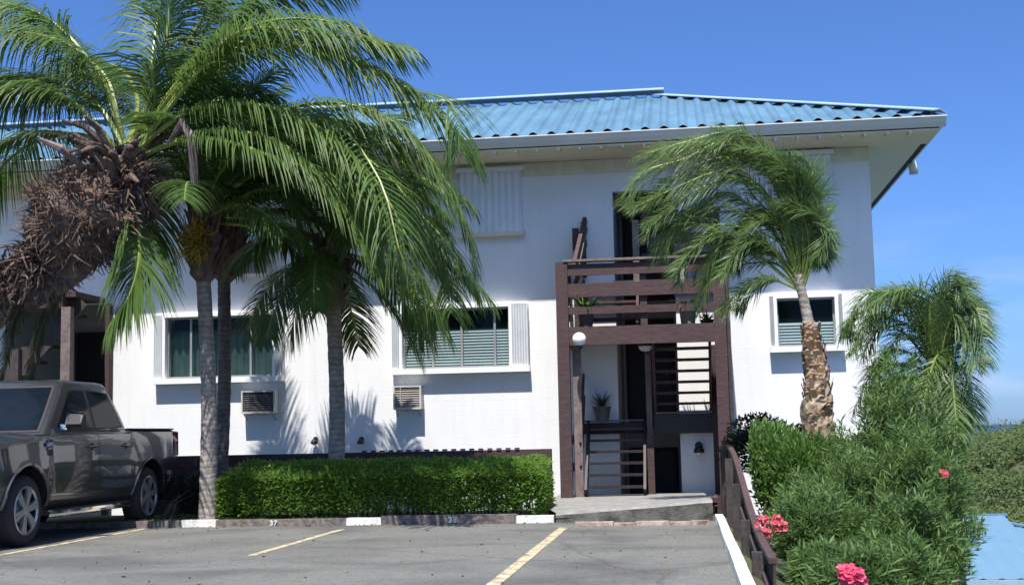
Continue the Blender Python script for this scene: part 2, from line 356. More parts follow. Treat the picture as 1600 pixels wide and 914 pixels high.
tag(mb.build('hillside_bush', M['forest']), kind='stuff', label='dense dry green bush covering the hillside behind the blue roofed house', cat='bushes')

mb = MB(); mb.add([(-50000,-500,-30),(50000,-500,-30),(50000,50000,-30),(-50000,50000,-30)], [(0,1,2,3)])
M['sea'] = mat('sea_water', (.012,.05,.16), .55, var=.1, scale=.01, bump=.2, bscale=.05, spec=.15)
tag(mb.build('sea', M['sea'], loc=(0,0,-30)), kind='structure')

# ------------------------------------------------------------------ parking lot, kerbs, lines
KY = 18.6
mb = MB()
mb.add([(-40,-12,0),(.42,-12,0),(.42,KY+.05,0),(-40,KY+.05,0)], [(0,1,2,3)])
tag(mb.build('parking_lot', M['asphalt'], loc=(0,0,0)), kind='structure')
# verge between kerb and guard rail
mb = MB(); mb.add([(-40,KY+.1,.06),(.35,KY+.1,.06),(.35,21.0,.05),(-40,21.0,.05),(.35,21.3,-.5),(-40,21.3,-.5)], [(0,1,2,3),(3,2,4,5)])
tag(mb.build('verge', M['soil'], loc=(-5,20,0)), kind='structure')
segs = [(-30,-7.33,1),(-7.33,-6.80,0),(-6.80,-4.85,1),(-4.85,-4.34,0),(-4.34,-2.39,2),(-2.39,-1.86,0)]
mb = MB()
for a, b, k in segs:
    mb.mi = 0 if k == 0 else 1
    h = (.10, .095, .125)[k]; dy = (0, .004, -.012)[k]
    x = a
    while x < b-.01:
        xe = min(b, x+rnd.uniform(.5, .9) if k else b)
        if b-xe < .25: xe = b
        j = rnd.uniform(-.006,.006) if k else 0
        mb.add([(x,KY+dy+j,-.01),(xe,KY+dy+j,-.01),(xe,KY+.16,-.01),(x,KY+.16,-.01),(x,KY+dy+j+.012,h),(xe,KY+dy+j+.012,h+j*.4),(xe,KY+.16,h),(x,KY+.16,h)],
               [(4,5,6,7),(0,1,5,4),(1,2,6,5),(2,3,7,6),(3,0,4,7)])
        x = xe
kerb = tag(mb.build('kerb', [M['kerb_white'], M['kerb_brown']], loc=(-5,KY,0)), kind='structure')
def painted_text(txt, x, y, z, size, m, parent, name):
    cu = bpy.data.curves.new(name, 'FONT'); cu.body = txt; cu.size = size; cu.extrude = .001; cu.offset = .004
    cu.space_character = 1.15
    tmp = bpy.data.objects.new('tmp', cu); COL.objects.link(tmp); bpy.context.view_layer.update()
    dg = bpy.context.evaluated_depsgraph_get(); me = bpy.data.meshes.new_from_object(tmp.evaluated_get(dg))
    bpy.data.objects.remove(tmp)
    rot = Matrix.Rotation(R(90), 4, 'X'); off = Vector(parent['_w'])
    for v in me.vertices: v.co = rot @ v.co + Vector((x, y, z)) - off
    me.materials.clear(); me.materials.append(m)
    o = bpy.data.objects.new(name, me); COL.objects.link(o); o.parent = parent
    return o
painted_text('37', -5.98, KY-.008, .015, .1, M['kerb_white'], kerb, 'painted_number')
painted_text('38', -3.36, KY-.026, .025, .115, M['kerb_white'], kerb, 'painted_number')

# white kerb along the right edge
mb = MB(); y = 4.0
while y < 18.5:
    ye = min(18.5, y+rnd.uniform(1.6,2.4)); j = rnd.uniform(-.004,.004)
    mb.box(.385+j, .49+j, y, ye-.006, -.05, .1+j); y = ye
tag(mb.build('side_kerb', M['kerb_white']), kind='structure')

def line(x, y0, y1, w_=.1):
    mb = MB(); n_ = 40
    vs = []
    for i in range(n_+1):
        yy = y0+(y1-y0)*i/n_; j = .008*noise.noise(Vector((yy*3, x, 0)))
        vs += [(x-w_/2+j, yy, .004), (x+w_/2+j, yy, .004)]
    mb.add(vs, [(2*i, 2*i+1, 2*i+3, 2*i+2) for i in range(n_)])
    tag(mb.build('parking_line', M['yellow']), kind='structure')
line(-1.63, 6, 17.6, .12); line(-4.70, 13.95, 17.8); line(-7.78, 13.6, 18.4, .09)

# entrance slab with mould on its face
mb = MB(); n_ = 24; fr = []
for i in range(n_+1):
    t = i/n_; x = -1.84+(.36+1.84)*t
    yf = 18.72 - .05*math.sin(t*3) + .02*noise.noise(Vector((x*4,0,0)))
    zt = .13+.15*t + .008*noise.noise(Vector((x*3,1,0)))
    fr.append((x, yf, zt))
vs = []
for x, yf, zt in fr:
    xb = x - .42*(1-(x+1.84)/2.2)*1.0
    vs += [(x, yf-.01, -.02), (x, yf, zt-.035), (x, yf+.03, zt), (xb, 20.6, .12+.08*(x+1.84)/2.2+.03), (xb-.05, 24.2, .13)]
mb.add(vs, [(5*i+k, 5*i+5+k, 5*i+6+k, 5*i+1+k) for i in range(n_) for k in range(4)])
mb.m = [1 if (i % 4) == 0 else 0 for i in range(len(mb.f))]
tag(mb.build('entrance_slab', [M['concrete'], M['mould']], loc=(-.7,20,0)), kind='structure')
mb = MB(); x = -1.5
while x < .28:
    xe = min(.3, x+rnd.uniform(.25,.6)); h = rnd.uniform(.03,.06)
    mb.box(x, xe-.01, 17.86+rnd.uniform(-.02,.02), 18.0+rnd.uniform(-.02,.02), 0, h); x = xe
tag(mb.build('worn_kerb_strip', M['brick_red']), kind='structure')

# ------------------------------------------------------------------ the apartment building
WY = 24.3
bld = empty('apartment_building', (-5, WY, -1.2))
tag(bld, 'white two storey apartment block with blue corrugated metal hip roof', 'building')
XL, XR = -20.0, 3.53
def wall_cells(mb, x0, x1, z0, z1, y0, y1, holes):
    xs_ = sorted({x0, x1, *[v for h in holes for v in h[:2] if x0 < v < x1]}); zs_ = sorted({z0, z1, *[v for h in holes for v in h[2:] if z0 < v < z1]})
    for i in range(len(xs_)-1):
        for k in range(len(zs_)-1):
            cx, cz = (xs_[i]+xs_[i+1])/2, (zs_[k]+zs_[k+1])/2
            if any(h[0] < cx < h[1] and h[2] < cz < h[3] for h in holes): continue
            mb.box(xs_[i], xs_[i+1], y0, y1, zs_[k], zs_[k+1])
W = {  # windows: x0,x1 (glass), z0,z1
 'lower_left': (-9.85,-7.72,2.44,3.62), 'lower_mid': (-5.20,-3.17,2.5,3.62), 'lower_right': (1.75,2.78,2.72,3.60)}
holes = list(W.values()) + [(-1.18,-.07,-1.2,5.72), (-13.2,-11.0,-1.2,3.95)]
mb = MB(); wall_cells(mb, XL, XR, -1.4, 6.34, WY, WY+.2, holes)
mb.box(XR-.2, XR, WY+.2, 31.7, -1.4, 6.34); mb.box(XL, XL+.2, WY+.2, 31.7, -1.4, 6.34); mb.box(XL, XR, 31.7, 31.9, -1.4, 6.34)
mb.box(-7.05, -6.40, WY-.035, WY, -1.4, 6.1)      # shallow pilaster
wall = mb.build('wall', M['stucco'], bld)
# interior (dark rooms behind glass, floors)
mb = MB(); mb.box(XL+.2, XR-.2, 28.5, 28.6, -1.2, 6.2)
for z in (-1.25, 1.35, 3.95, 6.3):
    mb.box(XL+.2, -13.25, WY+.2, 31.7, z-.08, z); mb.box(-10.75, -1.42, WY+.2, 31.7, z-.08, z); mb.box(.2, XR-.2, WY+.2, 31.7, z-.08, z)
mb.build('room_wall', M['room'], bld)
# recess of the stair hall
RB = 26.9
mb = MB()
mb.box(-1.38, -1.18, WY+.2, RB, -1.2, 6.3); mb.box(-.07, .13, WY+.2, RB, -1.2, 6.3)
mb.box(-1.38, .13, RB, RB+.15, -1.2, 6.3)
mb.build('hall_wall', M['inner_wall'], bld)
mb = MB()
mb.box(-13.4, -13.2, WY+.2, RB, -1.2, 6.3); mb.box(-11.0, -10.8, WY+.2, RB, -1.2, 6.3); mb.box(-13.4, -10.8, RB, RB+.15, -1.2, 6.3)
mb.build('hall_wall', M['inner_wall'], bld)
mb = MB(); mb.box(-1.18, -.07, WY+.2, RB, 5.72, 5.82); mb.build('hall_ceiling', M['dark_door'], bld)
mb = MB(); mb.box(XL, XR, WY-.02, WY, 6.08, 6.34); mb.build('frieze', M['cream'], bld)
# doors in the hall
def door(x0, x1, z0, h=2.05, y=RB, m='dark_door'):
    mb = MB(); mb.box(x0, x1, y-.05, y-.005, z0, z0+h); d = mb.build('door', M[m], bld)
    mb = MB(); mb.box(x0-.07, x0, y-.07, y, z0, z0+h+.07); mb.box(x1, x1+.07, y-.07, y, z0, z0+h+.07); mb.box(x0, x1, y-.07, y, z0+h, z0+h+.07)
    mb.build('frame', M['wood'], d)
    mb = MB(); mb.lathe((x1-.1, y-.08, z0+1), [(.005,-.04),(.03,-.03),(.035,0),(.02,.03)], 'Y', 10); mb.build('handle', M['alu'], d)
door(-1.05, -.2, 1.4); door(-1.05, -.2, -1.2); door(-1.05, -.2, 4.0, 1.65)
door(-12.9, -11.3, 1.35, 2.2)

# windows
def window(key, panes, shut_l, shut_r, blinds=None, curtain=False):
    x0, x1, z0, z1 = W[key]; y = WY
    mb = MB(); d = .15
    for a, b, c, e in ((x0-.06,x0,z0-.06,z1+.06),(x1,x1+.06,z0-.06,z1+.06)): mb.box(a,b,y-d,y+.02,c,e)
    mb.box(x0,x1,y-d,y+.02,z1,z1+.06); 
    f = mb.build('window', M['trim'], bld)
    mb = MB(); mb.box(x0-.08-(shut_l or 0), x1+.08+(shut_r or 0), y-d-.03, y-.001, z0-.10, z0-.0); mb.build('sill', M['trim'], f)
    mb = MB(); mb.add([(x0,y+.02,z0),(x1,y+.02,z0),(x1,y+.02,z1),(x0,y+.02,z1)], [(0,1,2,3)]); mb.build('pane', M['glass'], f)
    mb = MB()
    mb.box(x0, x1, y-.01, y+.018, z0, z0+.04); mb.box(x0, x1, y-.01, y+.018, z1-.035, z1); mb.box(x0, x0+.03, y-.01, y+.018, z0+.04, z1-.035); mb.box(x1-.03, x1, y-.01, y+.018, z0+.04, z1-.035)
    for t in panes:
        xm = x0+(x1-x0)*t; mb.box(xm-.02, xm+.02, y-.012, y+.018, z0+.04, z1-.035)
    mb.build('frame', M['alu'], f)
    if blinds:
        mb = MB(); z = z0+.01
        while z < z0+(z1-z0)*blinds:
            mb.add([(x0,y+.036,z),(x1,y+.036,z),(x1,y+.062,z+.05),(x0,y+.062,z+.05)], [(0,1,2,3)]); z += .055
        mb.build('blind', M['blind'], f)
    if curtain:
        mb = MB(); n_ = 70; vs = []
        for i in range(n_+1):
            x = x0+(x1-x0)*i/n_; yy = y+.16+.03*math.sin(i*1.3)
            vs += [(x,yy,z0),(x,yy,z1-.25)]
        mb.add(vs, [(2*i,2*i+2,2*i+3,2*i+1) for i in range(n_)]); mb.build('curtain', M['curtain'], f, smooth=True)
    for side, wd in ((-1, shut_l), (1, shut_r)):
        if not wd: continue
        a, b = (x0-.06-wd, x0-.065) if side < 0 else (x1+.065, x1+.06+wd)
        shutter(a, b, z0-.0, z1+.05, y-.16, y-.002, max(3, int(wd/.045)), f, .07)
    return f
def shutter(a, b, z0, z1, yf, yb, n, parent, depth=.03, name='shutter'):
    mb = MB(); vs = []; k = n*2
    for i in range(k+1):
        x = a+(b-a)*i/k; yy = yf + (depth if i % 2 else 0); vs += [(x,yy,z0),(x,yy,z1)]
    mb.add(vs, [(2*i,2*i+2,2*i+3,2*i+1) for i in range(k)])
    mb.box(a, b, yf+depth+.002, yb, z0, z1)
    return mb.build(name, M['shutter'], parent)
window('lower_left', (.22,.42,.78), .16, .13, None, True)
window('lower_mid', (.28,.55,.86), .13, .30, .62)
window('lower_right', (.5,), .07, .07, .45, False)
# upper closed shutters
def closed(a, b, z0, z1, n, rails=False):
    mb = MB(); mb.box(a-.07, b+.05, WY-.14, WY-.022, z1, z1+.09)
    f = mb.build('window', M['trim'], bld)
    s = shutter(a, b, z0, z1, WY-.10, WY-.001, n, f, .022)
    mb = MB(); mb.box(a-.06, b+.04, WY-.15, WY-.001, z0-.07, z0-.002); mb.build('sill', M['cream'], f)
    if rails:
        mb = MB()
        for zz in (z0+.02, z0+(z1-z0)*.5, z1-.08): mb.box(a+.04, b-.04, WY-.155, WY-.132, zz, zz+.05)
        mb.box(a+.1, a+.14, WY-.15, WY-.132, z0+.07, z1-.08); mb.box(b-.14, b-.1, WY-.15, WY-.132, z0+.07, z1-.08)
        mb.build('hinge_rail', M['trim'], f)
closed(-4.05, -2.88, 5.03, 6.18, 9); closed(1.75, 2.84, 5.32, 6.22, 5, True); closed(-9.9, -7.7, 5.0, 6.1, 18)

# roof
ZE, YE, XE = 6.56, 23.08, 4.62
SL = .375; RY = 28.0; XP = XE-(RY-YE); BY = RY*2-YE
PER = .335
def prof(u):
    t = (u/PER) % 1.0
    return .062*math.sin(math.pi*(t-.22)/.56) if .22 < t < .78 else 0.0
def zr(d): return ZE+.03+SL*d
mb = MB(); x = XL-1.0; stp = PER/12
front = []
while x < XE+1e-6: front.append(x); x += stp
vs = []; nr = 5
for x in front:
    d1 = min(RY-YE, XE-x)
    for k in range(nr+1):
        d = -.05+(d1+.05)*k/nr; vs.append((x, YE+d, zr(d)+prof(x)))
mb.add(vs, [((nr+1)*i+k, (nr+1)*(i+1)+k, (nr+1)*(i+1)+k+1, (nr+1)*i+k+1) for i in range(len(front)-1) for k in range(nr)])
# right hip slope
side = []; y = YE
while y < BY: side.append(y); y += stp
vs = []
for y in side:
    d1 = min(y-YE, BY-y)
    for k in range(nr+1):
        d = -.05+(d1+.05)*k/nr; vs.append((XE-d, y, zr(d)+prof(y)))
mb.add(vs, [((nr+1)*i+k, (nr+1)*(i+1)+k, (nr+1)*(i+1)+k+1, (nr+1)*i+k+1) for i in range(len(side)-1) for k in range(nr)])
# back slope
mb.add([(XL-1, BY, zr(0)), (XE, BY, zr(0)), (XP, RY, zr(RY-YE)), (XL-1, RY, zr(RY-YE))], [(0,1,2,3)])
roof = mb.build('roof', M['roofblue'], bld)
# flashing (ridge and hip caps) resting on the crests
mb = MB(); top = .085
def cap(a, b, side_v, wd=.17, drop=.06):
    a = Vector(a); b = Vector(b); s_ = Vector(side_v).normalized()
    p = [a - s_*wd - Vector((0,0,drop)), a + Vector((0,0,.03)), a + s_*wd - Vector((0,0,drop))]
    q = [b - s_*wd - Vector((0,0,drop)), b + Vector((0,0,.03)), b + s_*wd - Vector((0,0,drop))]
    th = Vector((0,0,.02))
    vs = p+q+[v+th for v in p+q]
    mb.add(vs, [(0,3,4,1),(1,4,5,2),(7,10,9,6),(8,11,10,7),(0,1,7,6),(1,2,8,7),(3,9,10,4),(4,10,11,5),(0,6,9,3),(2,5,11,8)])
zt = zr(RY-YE)+top
cap((XL-1, RY, zt+.07), (XP+.12, RY, zt+.07), (0,1,0), .2, .05)
cap((XP, RY, zt-.05), (XE-.02, YE+.02, zr(0)+top-.01), (1,1,0), .18, .015)
mb.build('ridge_cap', M['roofcap'], roof)
mb = MB(); dk = -.012
mb.add([(XL-1,YE+.1,zr(.1)+dk),(XE-.1,YE+.1,zr(.1)+dk),(XP,RY,zt-top+dk),(XL-1,RY,zt-top+dk),(XE-.1,BY-.1,zr(.1)+dk)], [(0,1,2,3),(1,4,2)])
mb.build('deck', M['deck'], roof)  # dark sheet makes the open corrugation ends look shaded inside
# gutter and fascia
mb = MB()
mb.add([(XL-1,YE-.10,ZE-.01),(XL-1,YE-.055,ZE-.10),(XL-1,YE+.0,ZE-.17),(XL-1,YE+.04,ZE-.17),(XL-1,YE+.04,ZE-.01),
        (XE+.06,YE-.10,ZE-.01),(XE+.06,YE-.055,ZE-.10),(XE+.06,YE+.0,ZE-.17),(XE+.06,YE+.04,ZE-.17),(XE+.06,YE+.04,ZE-.01)],
       [(0,1,6,5),(1,2,7,6),(2,3,8,7),(3,4,9,8),(0,4,3,2,1),(5,6,7,8,9),(4,0,5,9)])
mb.box(XL-1, XE+.07, YE-.108, YE-.092, ZE-.012, ZE+.006)
mb.build('gutter', M['gutter'], roof)
mb = MB(); mb.box(XE-.03, XE+.03, YE+.05, BY, ZE-.16, ZE+.02); mb.box(XL-1, XE, BY-.03, BY+.03, ZE-.16, ZE+.02); mb.build('fascia', M['trim'], roof)
# soffit: planks
mb = MB()
y = YE+.05
while y < WY-.03: mb.box(XL-1, XE-.04, y, min(y+.125, WY-.025), 6.345, 6.375); y += .135
y = WY+.01
while y < BY-.1: mb.box(XR+.002, XE-.16, y, y+.125, 6.345, 6.375); y += .135
mb.box(XR+.002, XE-.16, WY-.025, WY+.008, 6.345, 6.375)
mb.build('soffit', M['soffit'], roof)
mb = MB(); mb.box(XE-.16, XE-.04, WY-.5, BY-.1, 6.36, 6.38); mb.build('gap_shade_strip', M['deck'], roof)  # dark strip painted in for the shaded gap along the side fascia
x = XL+5.2
while x < XE-.2: mb = MB(); mb.box(x, x+.05, YE+.045, YE+.30, 6.305, 6.344); mb.build('rafter_tail', M['cream'], roof); x += .385
mb = MB(); mb.tube([(XE-.02,26.2,6.42),(XE+.02,26.2,6.30),(XE+.03,26.2,6.16)], .085, 12); mb.build('downpipe_elbow', M['cream'], roof, smooth=True)

# air conditioners
def ac(x, z, w_, h, m, label, d=.24):
    r_ = empty('air_conditioner', (x, WY-d, z-h))
    tag(r_, label, 'air conditioner', 'air conditioners built through the front wall')
    x1 = x+w_; y0 = WY-d
    mb = MB(); t = .03
    mb.box(x, x1, y0, WY-.001, z-t, z); mb.box(x, x1, y0, WY-.001, z-h, z-h+t); mb.box(x, x+t, y0, WY-.001, z-h+t, z-t); mb.box(x1-t, x1, y0, WY-.001, z-h+t, z-t)
    mb.build('casing', M['ac'], r_)
    mb = MB(); mb.box(x+t, x1-t, y0+.05, y0+.07, z-h+t, z-t)
    k = 9
    for i in range(k):
        zz = z-h+t+(h-2*t)*(i+.5)/k; mb.add([(x+t,y0+.012,zz-.012),(x1-t,y0+.012,zz-.012),(x1-t,y0+.035,zz+.012),(x+t,y0+.035,zz+.012)], [(0,1,2,3)])
    mb.box(x+t+.1, x+t+.12, y0+.005, y0+.012, z-h+t, z-t)
    mb.build('grille', M[m], r_)
    for xx in (x+.05, x1-.05): mb = MB(); mb.bar((xx,WY-.002,z-h-.12),(xx,y0+.02,z-h-.012),.02,.02); mb.build('bracket', M['alu'], r_)
ac(-8.30, 2.17, .66, .43, 'ac_dark', 'dark fronted air conditioner below the left tinted window')
ac(-5.36, 2.19, .53, .44, 'ac_tan', 'tan louvred air conditioner below the window with white blinds')
ac(-8.38, 4.80, .62, .42, 'ac_tan', 'air conditioner high on the shaded upper storey wall between palm crowns')

# wall lights
def sconce(x, y, z, label, s=1):
    r_ = empty('wall_light', (x, y, z)); tag(r_, label, 'wall light', 'small wall lights')
    mb = MB(); mb.lathe((x, y-.012, z), [(.002,-.012),(.05*s,-.012),(.055*s,.0),(.055*s,.012)], 'Y', 14); mb.build('back_plate', M['black_metal'], r_)
    mb = MB(); mb.tube([(x,y-.02,z),(x,y-.09*s,z+.02),(x,y-.11*s,z+.01)], .012, 6); mb.lathe((x,y-.11*s,z-.10*s), [(.075*s,0),(.07*s,.05*s),(.045*s,.09*s),(.012*s,.11*s),(0,.115*s)], 'Z', 16); mb.build('hood', M['black_metal'], r_)
    mb = MB(); mb.lathe((x,y-.11*s,z-.13*s), [(0,0),(.03*s,.005*s),(.045*s,.03*s),(.04*s,.06*s),(.02*s,.07*s)], 'Z', 12); mb.build('lamp', M['globe'], r_)
p = P(565,690,WY); sconce(p.x, WY, p.z+.05, 'small black hooded wall light low on sunlit wall right of the stout palm trunk', .9)
p = P(494,690,WY); sconce(p.x, WY-.036, p.z+.05, 'small hooded wall light low on the wall in palm shadow left of the stout trunk', .9)
p = P(1092,700,WY); sconce(p.x, WY, p.z+.05, 'black hooded wall light beside the lowest dark door under the stairs', 1.3)

# ------------------------------------------------------------------ stair tower
st = empty('stair_tower', (-.67, 23.3, .12))
tag(st, 'brown timber stair tower with slatted balcony in front of the stair hall', 'stairs')
TY0, TY1 = 22.72, 22.90
def bx(name, m, boxes, parent=st):
    mb = MB()
    for b in boxes: mb.box(*b)
    return mb.build(name, M[m], parent)
bx('post', 'wood', [(-2.14,-1.93,TY0,TY1,.10,4.22)]); bx('post', 'wood', [(.58,.78,TY0,TY1,.10,4.22)])
bx('post', 'grey_wood', [(.80,.86,TY1,WY,-.2,4.1)]) 
# upper half landing deck and its beams
bx('landing_beam', 'wood', [(-1.93,.58,TY0+.03,TY1-.03,2.76,3.08)])
bx('side_beam', 'wood', [(-2.12,-1.97,TY1,WY,2.78,3.06)]); bx('side_beam', 'wood', [(.62,.76,TY1,WY,2.78,3.06)])
bx('landing_deck', 'wood', [(-1.96,-.55,TY1,WY-.01,2.90,2.96)]); bx('landing_deck', 'wood', [(-.55,.61,TY1,23.25,2.90,2.96)])
bal = bx('balustrade', 'wood', [(-1.93,.58,TY0+.04,TY0+.08,3.98,4.18),(-1.93,.58,TY0+.04,TY0+.08,3.60,3.84),(-1.93,.58,TY0+.04,TY0+.08,3.30,3.43)])
bx('handrail', 'wood_light', [(-2.0,.62,TY0-.02,TY1+.01,4.222,4.262)], bal)
bx('baluster_post', 'wood', [(-.68,-.56,TY0+.09,TY0+.18,3.08,4.2)], bal)
for X in (-2.02, .70):
    for z0, z1 in ((3.98,4.18),(3.60,3.84),(3.30,3.43)): bx('side_board', 'wood', [(X-.02,X+.02,TY1,WY,z0,z1)], bal)
# inner posts
bx('post', 'wood_light', [(-1.90,-1.76,23.0,23.12,.12,2.76)]); bx('post', 'wood_light', [(-.66,-.56,23.95,24.07,1.2,2.80)])
bx('post', 'wood', [(-.66,-.54,23.6,23.72,-1.2,1.2)]); bx('post', 'wood', [(.52,.62,24.0,24.12,-1.2,2.78)])
# middle floor edge
bx('floor_beam', 'wood', [(-1.9,-.66,24.1,24.2,1.22,1.42)]); bx('floor_beam', 'dark_door', [(-.54,.78,24.05,24.2,1.20,1.55)])
bx('floor_deck', 'wood', [(-1.1,-.1,24.31,RB-.02,1.34,1.40),(-1.2,.78,24.2,24.29,1.34,1.40)]); bx('deck_edge', 'wood_light', [(-1.88,-.68,24.06,24.12,1.44,1.47)]); bx('deck_edge', 'wood_light', [(-.50,.56,24.0,24.06,1.56,1.59)])
bx('floor_deck', 'wood', [(-1.1,-.1,24.31,RB-.02,3.90,4.0),(-1.2,.78,24.2,24.29,3.90,4.0)]); bx('floor_beam', 'wood', [(-1.2,.78,24.1,24.2,3.82,4.02)])
bx('entry_deck', 'wood', [(-1.9,.55,TY1,23.6,.02,.10)])
# upper floor guard rail
ug = bx('upper_guard_rail', 'wood', [(-.66,.78,24.06,24.10,z0,z1) for z0, z1 in ((5.02,5.22),(4.66,4.86),(4.3,4.5))])
bx('rail_post', 'wood_light', [(-.82,-.70,23.98,24.10,3.9,5.12)], ug); bx('rail_post', 'wood', [(.68,.78,24.11,24.2,3.9,5.2)], ug); bx('rail_cap', 'wood', [(-.70,.8,24.0,24.13,5.24,5.28)], ug)
# flights
def flight(x0, x1, ya, za, yb, zb, n, m='wood'):
    mb = MB()
    mb.bar((x1,ya,za),(x1,yb,zb),.045,.26); mb.build('stringer', M[m], st)
    mb = MB(); mb.bar((x0,ya,za),(x0,yb,zb),.045,.26); f = mb.build('stringer', M[m], st)
    for i in range(n):
        t = (i+.5)/n; y = ya+(yb-ya)*t; z = za+(zb-za)*t
        mb = MB(); mb.box(x0+.02, x1-.02, y-.11, y+.11, z, z+.045); mb.build('tread', M[m], f)
    return f
flight(-1.72, -.70, 22.95, .18, 24.1, 1.38, 6, 'dark_door')  # lower flight coloured near-black to imitate stairwell shade where sun enters
flight(-.50, .50, 24.2, 1.62, 23.1, 2.95, 7)
flight(-1.75, -.75, 23.1, 2.97, 24.2, 3.98, 6)
flight(-.5, .5, 23.0, .05, 24.2, -1.2, 7)
# sloping hand rails up to the top floor
mb = MB(); mb.bar((-1.84,22.95,4.1),(-1.70,24.25,5.20),.07,.13); mb.build('stair_rail', M['wood'], st); mb = MB(); mb.bar((-1.84,22.95,3.7),(-1.70,24.25,4.80),.04,.15)
mb.build('stair_rail', M['wood'], st)
bx('rail_post', 'wood', [(-1.92,-1.80,23.9,24.0,3.0,5.0)]); mb = MB(); mb.bar((-1.80,23.3,4.2),(-1.70,24.25,5.04),.09,.06); mb.build('stair_rail', M['wood_light'], st)
bx('rail_post', 'dark_door', [(-1.77,-1.69,24.1,24.2,4.1,5.14)])
for a_, b_ in (((-1.80,23.0,1.05),(-1.80,24.2,2.3)), ((-1.80,23.0,.65),(-1.80,24.2,1.9)), ((-.60,24.2,2.4),(-.60,23.2,3.6))):
    mb = MB(); mb.bar(a_, b_, .04, .1); mb.build('stair_rail', M['wood'], st)
for z0 in (.55,1.05): bx('side_board','wood',[(-2.06,-2.02,TY1,WY,z0,z0+.16)])

# lamps on the tower
g = empty('globe_light', (-1.84,22.62,2.80)); tag(g, 'round white globe light at the left end of the balcony beam', 'light')
mb = MB(); cx, cy, cz = P(905,530,22.60)
mb.lathe((cx,cy,cz), [(.001,-.12)]+[(.12*math.cos(a),.12*math.sin(a)) for a in [R(-80+10*i) for i in range(17)]]+[(.001,.12)], 'Z', 24); mb.build('globe', M['globe'], g, smooth=True)
mb = MB(); mb.tube([(cx,cy,cz-.12),(cx,cy,cz-.17),(cx,TY0+.0,cz-.17)], .022, 8); mb.lathe((cx,cy,cz-.15), [(.02,-.02),(.06,0),(.06,.04)], 'Z', 12); mb.build('arm', M['black_metal'], g)
c_ = empty('ceiling_light', (-.6,23.3,2.76)); tag(c_, 'cream glass ceiling light under the middle of the balcony', 'light')
mb = MB(); mb.lathe((-.62,23.1,2.64), [(0,0),(.07,.01),(.11,.05),(.12,.09)], 'Z', 20); mb.build('bowl', M['ac'], c_, smooth=True)
mb = MB(); mb.lathe((-.62,23.1,2.73), [(.13,0),(.13,.03),(.05,.16)], 'Z', 20); mb.build('base', M['black_metal'], c_)

# ------------------------------------------------------------------ left stair porch
lp = empty('stair_porch', (-12, 23.4, 0)); tag(lp, 'brown timber stair porch at the left end of the wall behind the truck', 'stairs')
bx('post','wood_light',[(-11.30,-11.12,22.8,22.95,-.9,3.75)],lp); bx('post','wood',[(-11.05,-10.97,24.12,24.28,-1.2,3.9)],lp); bx('post','grey_wood',[(-12.28,-12.12,22.8,22.95,-.9,3.0)],lp)
bx('post','wood',[(-13.6,-13.4,22.8,22.95,-.9,4.05)],lp)
mb = MB(); mb.bar((-12.75,23.2,2.2),(-11.15,23.2,3.95),.06,.42); mb.build('stringer', M['grey_wood'], lp)
for i in range(6):
    mb = MB(); t = (i+.5)/6; mb.box(-12.75+1.6*t-.14,-12.75+1.6*t+.14,23.25,24.1,2.35+1.75*t,2.40+1.75*t); mb.build('tread', M['wood'], lp)
bx('deck','wood',[(-13.4,-11.1,22.95,24.2,3.95,4.05)],lp); bx('landing_beam','wood',[(-13.4,-11.3,22.85,22.95,3.75,4.05)],lp)
bx('panel','shutter',[(-11.1,-10.93+.0,25.3,25.34,2.1,3.6)],lp)

# ------------------------------------------------------------------ guard rail before the wall
gr = empty('guard_rail', (-6, 21.5, -.2)); tag(gr, 'low brown timber guard rail running between the hedge and the white wall', 'fence')
GY = 21.4
bx('top_board','wood',[(-16,-2.16,GY,GY+.05,.80,1.0)],gr); bx('lower_board','wood',[(-16,-2.16,GY,GY+.05,.30,.44)],gr)
bx('dark_infill','grey_wood',[(-9.4,-6.9,GY+.01,GY+.04,-.3,.30),(-9.4,-6.9,GY+.01,GY+.04,.44,.80)],gr)  # dark panels added to fill the dark zone below the top board
x = -15.5
while x < -2.3:
    bx('post','wood',[(x,x+.1,GY+.055,GY+.15,-.5,1.0)],gr); x += 1.88
bx('post','wood',[(-2.36,-2.16,GY+.055,GY+.2,-.5,1.0)],gr)
mb = MB(); x = -5.3
while x < -2.7: mb.box(x, x+.075, GY-.02, GY+.05, 1.002, 1.03); x += .15
mb.build('rail_top_blocks', M['wood'], gr)  # row of small brown blocks along the top of the rail
bx('pipe','trim',[(-7.74,-7.68,GY-.35,GY-.29,0,.72)],gr)

exec_foliage = True

